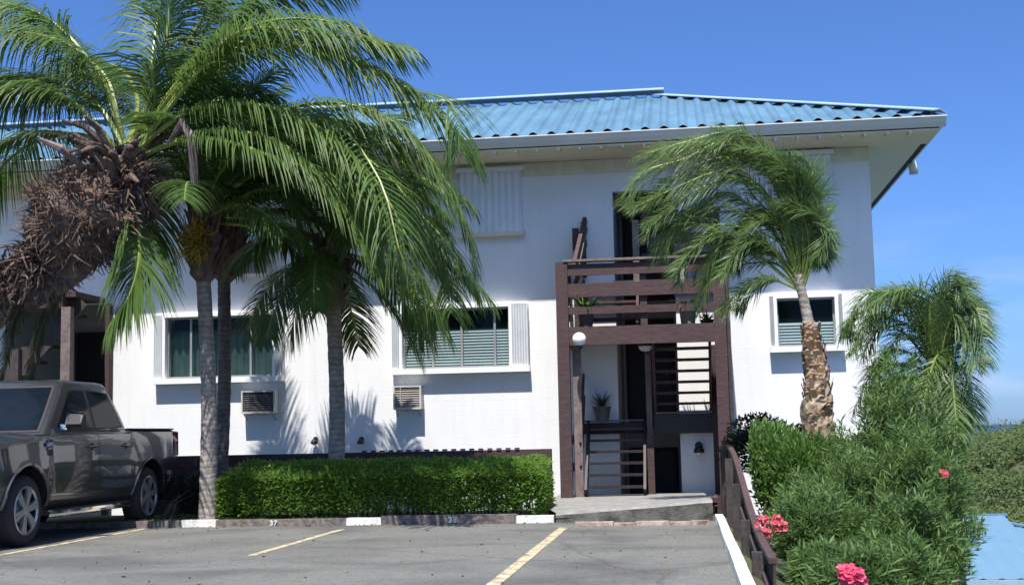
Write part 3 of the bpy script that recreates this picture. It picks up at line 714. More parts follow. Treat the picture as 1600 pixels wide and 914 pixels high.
# ------------------------------------------------------------------ foliage helpers
def spline(pts, n):
    pts = [Vector(p) for p in pts]; out = []; k = len(pts)-1
    for i in range(n+1):
        t = i/n*k; a = min(int(t), k-1); u = t-a
        p0 = pts[max(a-1,0)]; p1 = pts[a]; p2 = pts[a+1]; p3 = pts[min(a+2,k)]
        out.append(.5*((2*p1)+(-p0+p2)*u+(2*p0-5*p1+4*p2-p3)*u*u+(-p0+3*p1-3*p2+p3)*u*u*u))
    return out
def frond(name, path, parent, mleaf, mrach, llen=.85, nl=62, wid=.042, droop=.55, fwd=.75, start=.18, spread=1.0, plume=0, rnd=random, rr=.028, wind=(.12,0,0), segs=4, lift=.1):
    """one feather leaf: rachis tube + drooping leaflets down both sides"""
    C = spline(path, 28); n = len(C)-1
    wind = Vector(wind)
    mb = MB(); rad = [max(.004, rr*(1-i/n)**.8+.002) for i in range(n+1)]
    mb.mi = 1; mb.tube(C, rad, 5); mb.mi = 0
    for i in range(nl):
        t = start+(1-start)*(i+.5)/nl; f = t*n; a = min(int(f), n-1); p = C[a].lerp(C[a+1], f-a); T = (C[a+1]-C[a]).normalized()
        S = T.cross(Vector((0,0,1)))
        if S.length < .15: S = T.cross(Vector((.3,1,0)))
        S.normalize(); Nn = S.cross(T).normalized()
        env = math.sin(math.pi*min(1, max(0, (t-start*.75)/(1.06-start*.75))))**.55
        for sd_ in (-1, 1):
            if rnd.random() < .05: continue
            l_ = llen*env*rnd.uniform(.82, 1.1)
            ff = fwd*(.6+.9*t)*rnd.uniform(.85,1.15)
            d = S*sd_*spread + T*ff + Nn*(lift+rnd.gauss(0,.10))
            if plume: d += Nn*rnd.uniform(-plume, plume) + S*rnd.uniform(-.3,.3)*plume
            d.normalize(); q = p.copy(); sl = l_/segs; w0 = wid*(.75+.25*env)*rnd.uniform(.8,1.15)
            vs = []; dr = droop*rnd.uniform(.7,1.25)
            wv = T.copy()
            for k in range(segs+1):
                wk = w0*(.55, 1, .85, .55, .08)[min(4, round(k*4/segs))]/2
                W_ = (wv - d*wv.dot(d)); W_ = W_.normalized() if W_.length > 1e-4 else Nn
                vs += [q-W_*wk, q+W_*wk]
                q = q + d*sl
                d = (d + Vector((0,0,-1))*dr*.42 + wind*.3).normalized()
            mb.add(vs, [(2*k,2*k+1,2*k+3,2*k+2) for k in range(segs)])
    return mb.build(name, [mleaf, mrach], parent)
def arc(c, az, el, L_, bend, n=7, wind=(.0,0,0)):
    """a frond path: leaves c at azimuth az and elevation el and bends over under its weight"""
    p = Vector(c); d = Vector((math.cos(az)*math.cos(el), math.sin(az)*math.cos(el), math.sin(el))); o = [p.copy()]
    for i in range(n):
        p = p + d*(L_/n); o.append(p.copy())
        d = (d + Vector((0,0,-1))*bend*(.35+1.1*i/n)/n*1.8 + Vector(wind)*(1/n)).normalized()
    return o
def PP(pts): return [P(x, y, Y) for x, y, Y in pts]
def leaf(mb, p, d, l_, w_, rnd, fold=.25, flat=0):
    if .3 < p.x < .93 and 8 < p.y < 20.7: return
    d = d.normalized(); u = d.cross(Vector((rnd.gauss(0,.3), rnd.gauss(0,.3), 1)) if flat else Vector((rnd.gauss(0,1), rnd.gauss(0,1), rnd.gauss(0,1)))).normalized()*w_/2; nn_ = d.cross(u)*fold
    m_ = p + d*l_*.5
    mb.add([p, m_+u+nn_, p+d*l_, m_-u+nn_], [(0,1,2,3)])

def trunk(parent, pts, radii, m='trunk', n=14):
    C = spline(pts, 46); k = len(C)-1; kk = len(radii)-1; rad = []
    for i in range(k+1):
        t = i/k*kk; a = min(int(t), kk-1); r_ = radii[a]+(radii[a+1]-radii[a])*(t-a)
        rad.append(r_*(1+.03*math.sin(i*2.1)))
    mb = MB(); mb.tube(C, rad, n, jit=.02); return mb.build('trunk', M[m], parent, smooth=True)

def boots(name, parent, pts, rad, m, n=260, ln=.2, wd=.09, up=.75, rnd=random):
    C = spline(pts, 30); mb = MB()
    for i in range(n):
        t = rnd.random(); a = min(29, int(t*30)); c = C[a]; ax = (C[a+1]-C[a]).normalized()
        kk = len(rad)-1; b = min(kk-1, int(t*kk)); rr_ = rad[b]+(rad[b+1]-rad[b])*(t*kk-b)
        an = rnd.uniform(0, 6.283); o_ = ax.orthogonal().normalized(); o_.rotate(Matrix.Rotation(an, 3, ax))
        p = c + o_*rr_*.9; d = (ax*up + o_*rnd.uniform(.15,.7)).normalized(); side_ = ax.cross(o_).normalized()
        l_ = ln*rnd.uniform(.6,1.3); w_ = wd*rnd.uniform(.6,1.2)
        e = p+d*l_
        mb.add([p-side_*w_/2, p+side_*w_/2, e+side_*w_*.3+o_*.02, e-side_*w_*.3+o_*.02, e+d*.03], [(0,1,2,3),(3,2,4)])
    return mb.build(name, m, parent)

# ------------------------------------------------------------------ big coconut palm at the left, crown over the truck
rd = random.Random(21)
CY = 18.0
c0 = P(190, 240, CY)
pd = empty('palm_tree', (-12.2, 19.8, .05)); tag(pd, 'large leaning coconut palm with a big brown ball of dry fibre under its crown', 'palm tree')
trunk(pd, [(-12.2,19.8,-.05),(-11.9,19.5,1.2),(-11.2,19.1,2.4),(-10.2,18.6,3.2),P(70,455,18.3),P(130,400,18.1),P(165,300,CY)], [.24,.18,.17,.16,.17,.24,.28], 'trunk_dark')
bigf = [
 [(215,235,CY),(262,190,17.9),(330,165,17.7),(410,165,17.5),(500,200,17.3),(585,280,17.2),(645,390,17.1),(690,500,17.1)],
 [(225,225,CY),(262,150,17.9),(320,95,17.7),(400,72,17.5),(500,78,17.4),(600,115,17.3),(680,175,17.3),(735,235,17.3)],
 [(205,225,CY),(235,150,18),(258,70,18),(268,-10,18),(285,-80,18)],
 [(225,225,CY),(280,130,18.2),(345,50,18.4),(430,-15,18.6),(520,-30,18.7)],
 [(215,225,CY),(270,120,18.5),(310,40,18.8),(370,-30,19),(440,-60,19)],
 [(195,225,CY),(172,150,17.9),(135,90,17.8),(70,57,17.7),(-20,52,17.6),(-90,90,17.5)],
 [(190,225,CY),(150,160,18.1),(90,130,18.3),(20,120,18.4),(-50,150,18.4)],
 [(180,230,CY),(120,165,17.8),(60,140,17.7),(-10,150,17.6),(-80,210,17.5)],
 [(190,228,CY),(160,130,18.3),(100,50,18.5),(30,10,18.6),(-50,0,18.6)],
 [(205,240,CY),(228,270,18.4),(235,335,18.6),(222,410,18.6),(195,480,18.5)],
 [(190,300,CY),(212,335,17.9),(218,400,17.8),(205,455,17.7),(180,500,17.6)],
 [(225,230,CY),(300,190,18.5),(380,200,18.8),(440,270,18.9),(480,370,18.9)],
 [(210,230,CY),(250,170,18.8),(330,130,19.3),(420,150,19.6),(480,210,19.7)],
 [(200,225,CY),(215,160,18.8),(190,110,19.4),(130,95,19.8),(60,120,20)],
 [(180,240,CY),(120,210,18.6),(40,230,19),(-20,290,19.1),(-50,360,19.1)],
 [(230,240,CY),(330,205,17.6),(440,225,17.3),(530,310,17.2),(590,420,17.2)],
 [(220,230,CY),(300,120,17.6),(400,40,17.3),(520,35,17.2),(610,75,17.2)],
]
for i, f in enumerate(bigf):
    frond('frond', PP(f), pd, M['coco'] if i not in (9,11,12,13) else M['coco_dark'], M['rachis'], llen=1.3 if i < 9 else 1.1, nl=112, wid=.03, droop=1.15, rnd=rd, rr=.04, wind=(.2,0,0))
for i in (2,3,4,6,8,12,13,0,1,15,16):
    f = [(x+rd.uniform(-26,26)*min(1,k/2), y+rd.uniform(-18,30)*min(1,k/2), Y+.35*k/4*rd.choice((-1,1))) for k, (x, y, Y) in enumerate(bigf[i])]
    frond('frond', PP(f), pd, M['coco'], M['rachis'], llen=1.15, nl=96, wid=.028, droop=1.1, rnd=rd, rr=.035, wind=(.2,0,0))
frond('frond', PP([(160,240,CY),(120,215,17.8),(60,206,17.7),(0,225,17.6),(-60,260,17.5)]), pd, M['coco'], M['rachis_y'], llen=.6, nl=50, rnd=rd, droop=.8, rr=.035)
# fibre ball
fc = P(135, 338, CY)
mb = MB(); n1, n2 = 26, 18; vs = []
for i in range(n2+1):
    th = math.pi*i/n2
    for j in range(n1):
        ph = 2*math.pi*j/n1; v = Vector((math.sin(th)*math.cos(ph), math.sin(th)*math.sin(ph), math.cos(th)))
        k = .78*(1+.30*noise.noise(v*2.3)+.16*noise.noise(v*6))
        vs.append(fc + Vector((v.x*1.0*k, v.y*.85*k, v.z*.86*k)))
mb.add(vs, [(i*n1+j, i*n1+(j+1)%n1, (i+1)*n1+(j+1)%n1, (i+1)*n1+j) for i in range(n2) for j in range(n1)])
fm = mb.build('fibre_mass', M['husk'], pd, smooth=True)
mb = MB()
for i in range(5200):
    v = Vector((rd.gauss(0,1), rd.gauss(0,1), rd.gauss(0,1))).normalized(); k = .74*(1+.34*noise.noise(v*2.3)+.2*noise.noise(v*6))
    p = fc + Vector((v.x*1.0*k, v.y*.85*k, v.z*.86*k)); d = (v*rd.uniform(.2,1.1)+Vector((rd.gauss(0,.5), rd.gauss(0,.5), rd.gauss(-.1,.5)))).normalized()
    l_ = rd.uniform(.07,.26) if rd.random() < .9 else rd.uniform(.3,.5); w_ = rd.uniform(.006,.022); sgm = 4; u = d.orthogonal().normalized(); q = p.copy(); vs = []
    cu = Vector((rd.gauss(0,.6), rd.gauss(0,.6), rd.gauss(0,.6)))
    for k2 in range(sgm+1):
        ww = w_*(1-.7*k2/sgm); vs += [q-u*ww, q+u*ww]; q = q+d*l_/sgm; d = (d+cu*.45).normalized()
    mb.add(vs, [(2*k2,2*k2+1,2*k2+3,2*k2+2) for k2 in range(sgm)])
mb.build('strands', M['dry'], fm)
for k, (cpt, rr0, nn0) in enumerate(((P(70,410,18.2), .48, 1500), (P(205,290,18), .42, 1100), (P(10,440,18.3), .36, 700))):
    mb = MB()
    for i in range(nn0):
        v = Vector((rd.gauss(0,1), rd.gauss(0,1), rd.gauss(0,1))).normalized(); p = cpt + v*rr0*rd.uniform(.3,1)*(1+.4*noise.noise(v*2+Vector((k,0,0)))); d = (v*.5+Vector((rd.gauss(0,.5), rd.gauss(0,.5), -.5+rd.gauss(0,.5)))).normalized()
        l_ = rd.uniform(.1,.36); w_ = rd.uniform(.008,.03); u = d.orthogonal().normalized(); q = p.copy(); vs = []; cu = Vector((rd.gauss(0,.5), rd.gauss(0,.5), -.3))
        for k2 in range(5):
            ww = w_*(1-.7*k2/4); vs += [q-u*ww, q+u*ww]; q = q+d*l_/4; d = (d+cu*.4).normalized()
        mb.add(vs, [(2*k2,2*k2+1,2*k2+3,2*k2+2) for k2 in range(4)])
    mb.build('hanging_fibre', M['dry'], pd)
# dry sheaths and cut stubs around the crown base
mb = MB()
for i in range(34):
    an = rd.uniform(0,6.28); p = c0+Vector((math.cos(an)*.25, math.sin(an)*.25, rd.uniform(-.5,.1)))
    e = p+Vector((math.cos(an)*rd.uniform(.3,.8), math.sin(an)*.5, rd.uniform(-.15,.45))); mb.tube([p,(p+e)/2+Vector((0,0,.1)),e], [.07,.05,.02], 6)
mb.build('old_leaf_base', M['husk'], pd)
mb = MB(); mb.tube([P(62,218,17.2),P(95,232,17.3),P(130,262,17.6)], [.03,.06,.04], 6)
mb.build('dry_spathe', M['wood_light'], pd); mb = MB(); mb.tube([P(262,225,17.6),P(285,192,17.5),P(300,215,17.5),P(305,290,17.6)], [.02,.07,.08,.06], 7)
mb.build('dry_spathe', M['wood_light'], pd)
# hanging dead fronds lower left of the fibre
for pth in ([(110,400,18),(60,440,18.1),(20,500,18.2),(0,590,18.2)], [(90,380,18.3),(30,400,18.4),(-20,450,18.4),(-50,540,18.4)], [(120,420,18.2),(85,470,18.3),(60,520,18.3),(45,590,18.3)]):
    frond('dry_frond', PP(pth), pd, M['vine'], M['stem'], llen=.42, nl=46, wid=.04, droop=1.1, rnd=rd, rr=.03)

# ------------------------------------------------------------------ three palms behind the kerb
def coco_palm(label, base, top, crown, radii, tm, nfr, L0, rnd, elmin=-8, bend=1.0, wind=.25, leafm='coco_dark', bract=False, skip=None, head=.3):
    t = empty('palm_tree', base); tag(t, label, 'palm tree')
    mid = Vector(base).lerp(Vector(top), .5)+Vector((.05,0,0))
    trunk(t, [Vector(base)-Vector((0,0,.1)), mid, top], radii, tm)
    # crown shaft wrapped in old sheaths
    tp, cr_ = Vector(top), Vector(crown)
    mb = MB(); mb.tube(spline([tp-Vector((0,0,.1)), tp.lerp(cr_,.35), tp.lerp(cr_,.7), cr_], 12), [radii[-1]*.9]*2+[head*.75]*3+[head]*4+[head*.6]*4, 10, jit=.08)
    sh = mb.build('leaf_sheaths', M['husk'], t)
    boots('sheath_ends', sh, [tp, tp.lerp(cr_,.5), cr_], [radii[-1], head, head*.8], M['dry'], 140, .38, .10, 1.3, rnd)
    for i in range(nfr):
        az = (i*2.39996 + rnd.uniform(-.25,.25)); el = R(80-(80-elmin)*(i/nfr)**.9) + rnd.uniform(-.1,.1)
        if skip and skip(az % 6.283, el): continue
        pth = arc(cr_+Vector((rnd.uniform(-.06,.06), rnd.uniform(-.06,.06), .15-.3*i/nfr)), az, el, L0*rnd.uniform(.85,1.1), bend, wind=(wind,0,0))
        frond('frond', pth, t, M[leafm], M['rachis'], llen=.78, nl=86, wid=.028, droop=.7, rnd=rnd, rr=.026, wind=(.15,0,0))
    if bract:
        mb = MB()
        for k in range(300):
            an = rnd.uniform(0,6.28); p = tp.lerp(cr_, rnd.uniform(.35,.8)) + Vector((math.cos(an)*.12, -.30+math.sin(an)*.08, 0)); d = Vector((rnd.gauss(0,.45), -.5-rnd.random()*.4, rnd.gauss(-.25,.5))).normalized()
            leaf(mb, p, d, rnd.uniform(.18,.4), .026, rnd)
        mb.build('flower_stalks', M['bract'], t)
    return t
rA = random.Random(3)
pA = coco_palm('front palm of the slender pair by the kerb, yellow flower stalks under its crown', tuple(P(325,812,19.0)), P(318,440,19.2), P(322,335,19.2), [.145,.115,.11], 'trunk', 22, 2.4, rA, skip=lambda a, e: math.cos(a) < .1 and e < R(38), bract=True, leafm='coco_dark')
for f in ([(320,340,19.2),(390,255,19),(480,220,18.8),(575,250,18.7),(650,330,18.6),(700,440,18.6)], [(320,340,19.2),(400,300,18.9),(490,285,18.7),(580,330,18.6),(640,430,18.5),(670,520,18.5)],
          [(320,335,19.2),(380,220,19.1),(470,165,19),(570,170,18.9),(650,220,18.9),(715,310,18.8)],[(320,335,19.2),(400,230,19.6),(500,190,19.8),(600,225,19.9),(680,320,20)],
          [(320,338,19.2),(400,270,18.9),(500,250,18.8),(600,290,18.7),(690,370,18.6),(740,450,18.6)]):
    frond('frond', PP(f), pA, M['coco'], M['rachis'], llen=1.15, nl=100, wid=.03, droop=1.15, rnd=rA, rr=.035, wind=(.2,0,0))
    f2 = [(x+rA.uniform(-30,30)*min(1,k/2), y+rA.uniform(-10,45)*min(1,k/2), Y+.5*k/5) for k, (x, y, Y) in enumerate(f)]
    frond('frond', PP(f2), pA, M['coco_dark'], M['rachis'], llen=1.0, nl=88, wid=.028, droop=1.15, rnd=rA, rr=.03, wind=(.2,0,0))
rB = random.Random(5)
pB = coco_palm('dark trunked palm standing close behind the front palm of the slender pair', tuple(P(342,775,20.8)), P(350,440,21.0), P(362,350,21.0), [.125,.105,.105], 'trunk_dark', 20, 2.3, rB, skip=lambda a, e: math.cos(a) < 0 and e < R(30), head=.28)
rC = random.Random(11)
pC = coco_palm('stout palm with ringed grey trunk rising behind the middle of the hedge', tuple(P(523,800,20.6)), P(521,480,20.6), P(520,385,20.6), [.145,.125,.12], 'trunk', 22, 2.3, rC, -35, 1.2, head=.25)
for f in ([(520,385,20.6),(570,330,20.4),(640,330,20.2),(690,400,20.1),(705,490,20.1)], [(520,385,20.6),(580,300,20.8),(660,280,20.9),(720,340,21),(745,430,21)], [(520,390,20.6),(490,400,20),(470,450,19.7),(455,520,19.6)]):
    frond('frond', PP(f), pC, M['coco_dark'], M['rachis'], llen=1.0, nl=84, wid=.028, droop=1.1, rnd=rC, rr=.03)

# ------------------------------------------------------------------ right: windswept feather palm before the wall
rE = random.Random(9); EY = 19.2
pE = empty('palm_tree', (1.95,EY,-.9)); tag(pE, 'windswept feather palm with ragged brown trunk beside the right window', 'palm tree')
tpts = [Vector((1.95,EY,-.95)), P(1279,690,EY), P(1277,600,EY), P(1268,530,EY), P(1256,470,EY), P(1246,430,EY)]
trunk(pE, tpts, [.21,.2,.14,.085,.07,.065], 'trunk')
mb = MB(); mb.tube(spline(tpts[0:4]+[P(1262,500,EY)], 30), [.22]*10+[.225,.22,.21,.2,.19,.18,.165,.155,.145,.135,.125,.12,.11,.105,.1,.095,.09,.088,.085,.083,.08], 14, jit=.16); mb.build('bark_sleeve', M['boot_bark'], pE)
boots('old_leaf_base', pE, tpts[1:4], [.21,.17,.125,.09], M['boots'], 330, .2, .13, 2.6, rE)
def pe(px, py, dy=0): return P(px, py, EY+dy)
ef = [
 [(1252,455),(1238,380),(1205,280),(1140,235),(1070,240),(1010,280),(975,320)],
 [(1252,455),(1232,370),(1180,290),(1110,265),(1040,290),(990,330)],
 [(1252,455),(1240,360),(1200,250),(1130,215),(1060,225),(1000,255)],
 [(1250,455),(1225,380),(1165,330),(1100,325),(1050,360),(1030,400)],
 [(1250,455),(1222,400),(1170,370),(1115,385),(1085,430)],
 [(1252,455),(1246,350),(1225,260),(1180,220),(1120,215)],
 [(1250,455),(1215,410),(1160,400),(1110,430),(1090,470)],
 [(1254,455),(1252,370),(1240,300),(1215,250),(1170,225)],
 [(1254,455),(1262,390),(1258,330),(1240,290),(1205,260)],
 [(1254,455),(1268,410),(1272,360),(1262,320),(1240,300)],
 [(1250,455),(1205,430),(1160,450),(1130,490)],
 [(1252,455),(1235,340),(1190,260),(1120,250),(1055,280),(1010,330)],
 [(1252,455),(1228,345),(1160,280),(1090,290),(1040,330),(1010,370)],
 [(1252,455),(1268,410),(1282,380),(1284,400)],
 [(1252,455),(1210,360),(1140,310),(1080,330),(1045,380)],
 [(1252,455),(1190,400),(1130,365),(1080,390),(1060,430)],
]
ef += [[(1252,455),(1268,390),(1276,380),(1280,410)],[(1252,455),(1264,360),(1280,350),(1290,390)],[(1250,455),(1200,380),(1160,380),(1140,420)],[(1250,455),(1220,350),(1190,330),(1165,350)],[(1254,455),(1268,340),(1262,280),(1235,250)]]
for i, f in enumerate(ef+ef+ef[16:]+ef[:6]):
    if i >= len(ef): f = [(x+rE.uniform(-16,16)*min(1,k/2), y+rE.uniform(-16,22)*min(1,k/2)) for k, (x, y) in enumerate(f)]
    dy = rE.uniform(-.7,.7); pts = [pe(x+rE.uniform(-6,6)*(k>0), y+rE.uniform(-6,6)*(k>0), dy*k/len(f)) for k, (x, y) in enumerate(f)]
    frond('frond', pts, pE, M['feather'], M['rachis'], llen=.42, nl=120, wid=.014, droop=.6, fwd=1.1, start=.22, plume=.9, rnd=rE, rr=.015, wind=(-.45,0,0), segs=3)
# ------------------------------------------------------------------ right: bushy feather palm at the corner
rF = random.Random(14); FY = 17.6
pF = empty('palm_tree', (P(1478,760,FY).x,FY,-1.9)); tag(pF, 'bushy drooping feather palm at the right corner of the building against the sky', 'palm tree')
fp = [Vector((P(1478,760,FY).x,FY,-2.0)), P(1478,760,FY), P(1477,690,FY), P(1472,620,FY), P(1462,570,FY)]
trunk(pF, fp, [.2,.18,.17,.12,.08], 'trunk_dark'); boots('old_leaf_base', pF, fp[1:4], [.19,.18,.12], M['boots'], 260, .2, .07, .8, rF)
ff = [
 [(1470,620),(1450,540),(1420,480),(1375,460),(1335,490),(1320,530)],
 [(1470,620),(1455,550),(1410,500),(1360,500),(1335,545)],
 [(1470,620),(1460,530),(1440,470),(1400,455),(1365,480)],
 [(1470,620),(1478,530),(1480,470),(1500,455),(1525,490)],
 [(1470,620),(1482,540),(1495,480),(1520,480),(1535,520)],
 [(1470,620),(1490,560),(1505,510),(1525,520),(1540,570)],
 [(1470,620),(1470,540),(1470,480),(1490,445),(1515,460)],
 [(1470,620),(1440,570),(1400,545),(1365,570),(1350,620)],
 [(1470,620),(1430,590),(1390,590),(1365,630)],
 [(1470,620),(1450,520),(1430,470),(1390,470),(1350,520)],
 [(1470,620),(1485,590),(1505,570),(1518,610),(1522,660)],
 [(1470,620),(1460,560),(1450,500),(1420,470),(1385,500)],
 [(1470,630),(1440,620),(1410,640),(1400,690)],
 [(1470,620),(1475,560),(1490,500),(1510,520),(1520,580)],
 [(1470,600),(1440,540),(1400,520),(1380,560),(1370,610)],
 [(1470,600),(1450,580),(1430,600),(1420,660)],
 [(1470,600),(1480,610),(1485,660),(1480,710)],
 [(1470,600),(1490,600),(1500,650),(1500,700)],
]
ff += [[(1472,600),(1462,560),(1450,600),(1445,660)],[(1472,590),(1478,560),(1488,620),(1490,680)],[(1470,590),(1420,530),(1380,520),(1345,560)],[(1470,590),(1440,500),(1400,460),(1350,465),(1325,500)],[(1470,590),(1460,500),(1480,450),(1505,450)],[(1470,590),(1450,560),(1420,560),(1395,600),(1385,660)],[(1472,600),(1465,570),(1470,620),(1468,680)]]
for i, f in enumerate(ff+ff[:9]):
    if i >= len(ff): f = [(x+rF.uniform(-16,16)*min(1,k/2), y+rF.uniform(-16,22)*min(1,k/2)) for k, (x, y) in enumerate(f)]
    dy = rF.uniform(-.9,.9); pts = [P(x+rF.uniform(-8,8)*(k>0), y+rF.uniform(-8,8)*(k>0), FY+dy*k/len(f)) for k, (x, y) in enumerate(f)]
    frond('frond', pts, pF, M['feather'], M['rachis'], llen=.44, nl=100, wid=.015, droop=.8, fwd=.9, start=.2, plume=.7, rnd=rF, rr=.016, wind=(.1,0,0), segs=3)

# ------------------------------------------------------------------ hedge
rh = random.Random(2)
hd = empty('hedge', (-4.2, 19.7, .05)); tag(hd, 'long clipped green hedge behind the kerb in front of the white wall', 'hedge')
HX0, HX1, HY0, HY1, HH = P(343,760,19).x, P(850,760,19).x, 18.9, 20.35, .85
mb = MB()
def hs(x, y): return HH - .17*max(0, 1-(y-HY0)/.85)**2 + .05*noise.noise(Vector((x*1.7, y*1.7, 0))) + .03*noise.noise(Vector((x*6, y*6, 2)))
for i in range(52000):
    r_ = rh.random(); x = rh.uniform(HX0, HX1)
    if r_ < .42: y = HY0 + abs(rh.gauss(0,.09)) + .07*noise.noise(Vector((x*2.2, 0, rh.random()*.01))); z = rh.uniform(.09, 1)**.8; z = .06+(hs(x, y)-.06)*z
    elif r_ < .80: y = rh.uniform(HY0, HY1); z = hs(x, y) - abs(rh.gauss(0,.05))
    elif r_ < .92: x = (HX0+abs(rh.gauss(0,.07))) if rh.random() < .5 else HX1-abs(rh.gauss(0,.07)); y = rh.uniform(HY0, HY1); z = rh.uniform(.1, hs(x, y))
    else: y = rh.uniform(HY0+.1, HY1); z = rh.uniform(.1, .85)
    # rounded corners, bare gaps low down
    ed = min(x-HX0, HX1-x); 
    if ed < .25 and z > HH-.22+.9*ed and rh.random() < .8: continue
    if y < HY0+.12 and z > HH-.1 and rh.random() < .5: z -= .08
    if z < .3 and noise.noise(Vector((x*2.5, z*3, 5))) > .25 and rh.random() < .7: continue
    fl = rh.random() < (.8 if z > HH-.2 else .5)
    d = Vector((rh.gauss(0,.7), -.5+rh.gauss(0,.6), .15+rh.gauss(0,.35) if fl else .55+rh.gauss(0,.6)))
    leaf(mb, Vector((x, y, z)), d, rh.uniform(.045,.085), rh.uniform(.028,.045), rh, flat=fl)
# new shoots
for i in range(1500):
    x = rh.uniform(HX0+.15, HX1-.1); y = rh.uniform(HY0+.03, HY1); z0 = hs(x, y)-.03
    for k in range(5): leaf(mb, Vector((x, y, z0+k*.018)), Vector((rh.gauss(0,.6), rh.gauss(0,.6), .5)), .055, .03, rh, flat=1)
mb.build('foliage', M['hedge'], hd)
mb = MB()
for i in range(150):
    x = rh.uniform(HX0+.1, HX1-.1); y = rh.uniform(HY0+.12, HY1-.1)
    mb.tube([(x,y,.0),(x+rh.gauss(0,.05),y+rh.gauss(0,.05),.35),(x+rh.gauss(0,.12),y+rh.gauss(0,.1),.75)], [.014,.01,.004], 4, cap=False)
mb.build('stems', M['stem'], hd)

# ------------------------------------------------------------------ bushes
def blob_bush(name, label, base, c, rad, n, m, rnd, lw=(.07,.03), cat='bush', up=.4, kind='leaf', group=None, stemn=12, sub=9):
    t = empty(name, base); tag(t, label, cat, group)
    lobes = [(Vector(c)+Vector((rnd.uniform(-.6,.6)*rad[0], rnd.uniform(-.6,.6)*rad[1], rnd.uniform(-.45,.55)*rad[2])), rnd.uniform(.35,.6)) for _ in range(sub)]
    mb = MB()
    for i in range(n):
        lc, k = lobes[rnd.randrange(sub)]
        v = Vector((rnd.gauss(0,1), rnd.gauss(0,1), rnd.gauss(0,1)+.25)).normalized(); rr_ = k*(.55+.5*rnd.random()**.6)
        p = lc + Vector((v.x*rad[0]*rr_, v.y*rad[1]*rr_, v.z*rad[2]*rr_))
        if p.z < base[2]: continue
        d = v + Vector((rnd.gauss(0,.5), rnd.gauss(0,.5), up+rnd.gauss(0,.4)))
        leaf(mb, p, d, lw[0]*rnd.uniform(.7,1.3), lw[1]*rnd.uniform(.8,1.2), rnd)
    mb.build('foliage', m, t)
    mb = MB()
    for i in range(stemn):
        lc, k = lobes[i % sub]; b = Vector(base)+Vector((rnd.uniform(-.15,.15), rnd.uniform(-.15,.15), -.1))
        mb.tube([b, b.lerp(lc, .5)+Vector((rnd.gauss(0,.08), rnd.gauss(0,.08), .1)), lc+Vector((0,0,k*rad[2]*.3))], [.03,.02,.006], 5, cap=False)
    mb.build('stems', M['stem'], t)
    return t
def oleander(label, base, top, n, rnd, spread=.9, flowers=(), fm='pink', fs=.07):
    """many upright canes, each with whorls of long narrow leaves"""
    t = empty('oleander_bush', base); tag(t, label, 'bush', 'oleander bushes beyond the fence')
    mb = MB(); ms = MB(); B = Vector(base); H = top-base[2]
    for i in range(n):
        an = rnd.uniform(0,6.28); r_ = spread*math.sqrt(rnd.random()); tip = B + Vector((math.cos(an)*r_, math.sin(an)*r_*.9, H*(1-.42*(r_/spread)**2)*rnd.uniform(.8,1.04)))
        mid = B.lerp(tip, .5) + Vector((-math.cos(an)*r_*.12, -math.sin(an)*r_*.12, .12))
        C = spline([B+Vector((rnd.gauss(0,.1),rnd.gauss(0,.1),0)), mid, tip], 12)
        if i % 4 == 0: ms.tube(C[:11], [.014*(1-k/14) for k in range(11)], 4, cap=False)
        L_ = (tip-B).length; nw = int(min(1.5, L_*.75)/.055)
        for k in range(nw):
            f = 1-(k*.055)/L_; q = f*12; a = min(11, int(q)); p = C[a].lerp(C[a+1], q-a); T = (C[a+1]-C[a]).normalized()
            a0 = rnd.uniform(0,6.28)
            for j in range(3):
                o_ = T.orthogonal().normalized(); o_.rotate(Matrix.Rotation(a0+j*2.09, 3, T))
                d = T*rnd.uniform(.5,1.0) + o_*rnd.uniform(.6,1.0) + Vector((0,0,-.1))
                leaf(mb, p, d, rnd.uniform(.09,.15), rnd.uniform(.016,.024), rnd, .15, flat=rnd.random()<.55)
    mb.build('foliage', M['oleander'], t); ms.build('stems', M['stem'], t)
    for fx, fy, fY, s_ in flowers:
        c = P(fx, fy, fY); fb = MB()
        for k in range(int(34*s_*s_)+9):
            gg = lambda q: max(-1.25*q, min(1.25*q, rnd.gauss(0,q))); p = c + Vector((gg(fs*s_), gg(fs*s_*.7), gg(fs*s_*.8)))
            nrm = (Vector((rnd.gauss(0,.5), -1, .6+rnd.gauss(0,.4)))).normalized(); o_ = nrm.orthogonal().normalized()
            a0 = rnd.uniform(0,6)
            for j in range(5):
                u = o_.copy(); u.rotate(Matrix.Rotation(a0+j*1.2566, 3, nrm)); sdv = nrm.cross(u)
                e = u*.026+nrm*.012
                fb.add([p, p+e*.6+sdv*.012, p+e+sdv*.006, p+e-sdv*.006, p+e*.6-sdv*.012], [(0,1,2,3,4)])
        fb.build('flower_cluster', M[fm], t)
    return t
ro = random.Random(31)
def gz(x, y): return ter(x, y)
blob_bush('shrub', 'dark leaved low shrub against the white wall just right of the stair tower', (1.55,21.2,-1.1), (1.62,21.2,.95), (1.0,.6,.55), 9000, M['shrub_dark'], ro, (.06,.035), sub=12)
blob_bush('shrub', 'bright yellow green shrub below the dark one beside the upper end of the fence', (1.25,18.6,-.9), (1.55,18.6,.55), (1.0,.7,.75), 9500, M['shrub_bright'], ro, (.12,.04), up=.8, sub=10)
blob_bush('shrub', 'small grey leaved shrub with pale patches right of the ragged palm trunk', (2.7,18.9,-1.5), (2.6,18.9,.55), (.7,.6,.75), 5000, M['oleander'], ro, (.09,.03), sub=8)
def olx(px, Y): return P(px, 700, Y).x
def ol(label, px, Y, pytop, n, spread, **k):
    x = olx(px, Y); b = gz(x, Y)-.05; top = P(px, pytop, Y).z
    return oleander(label, (x, Y, b), top, n, ro, spread, **k)
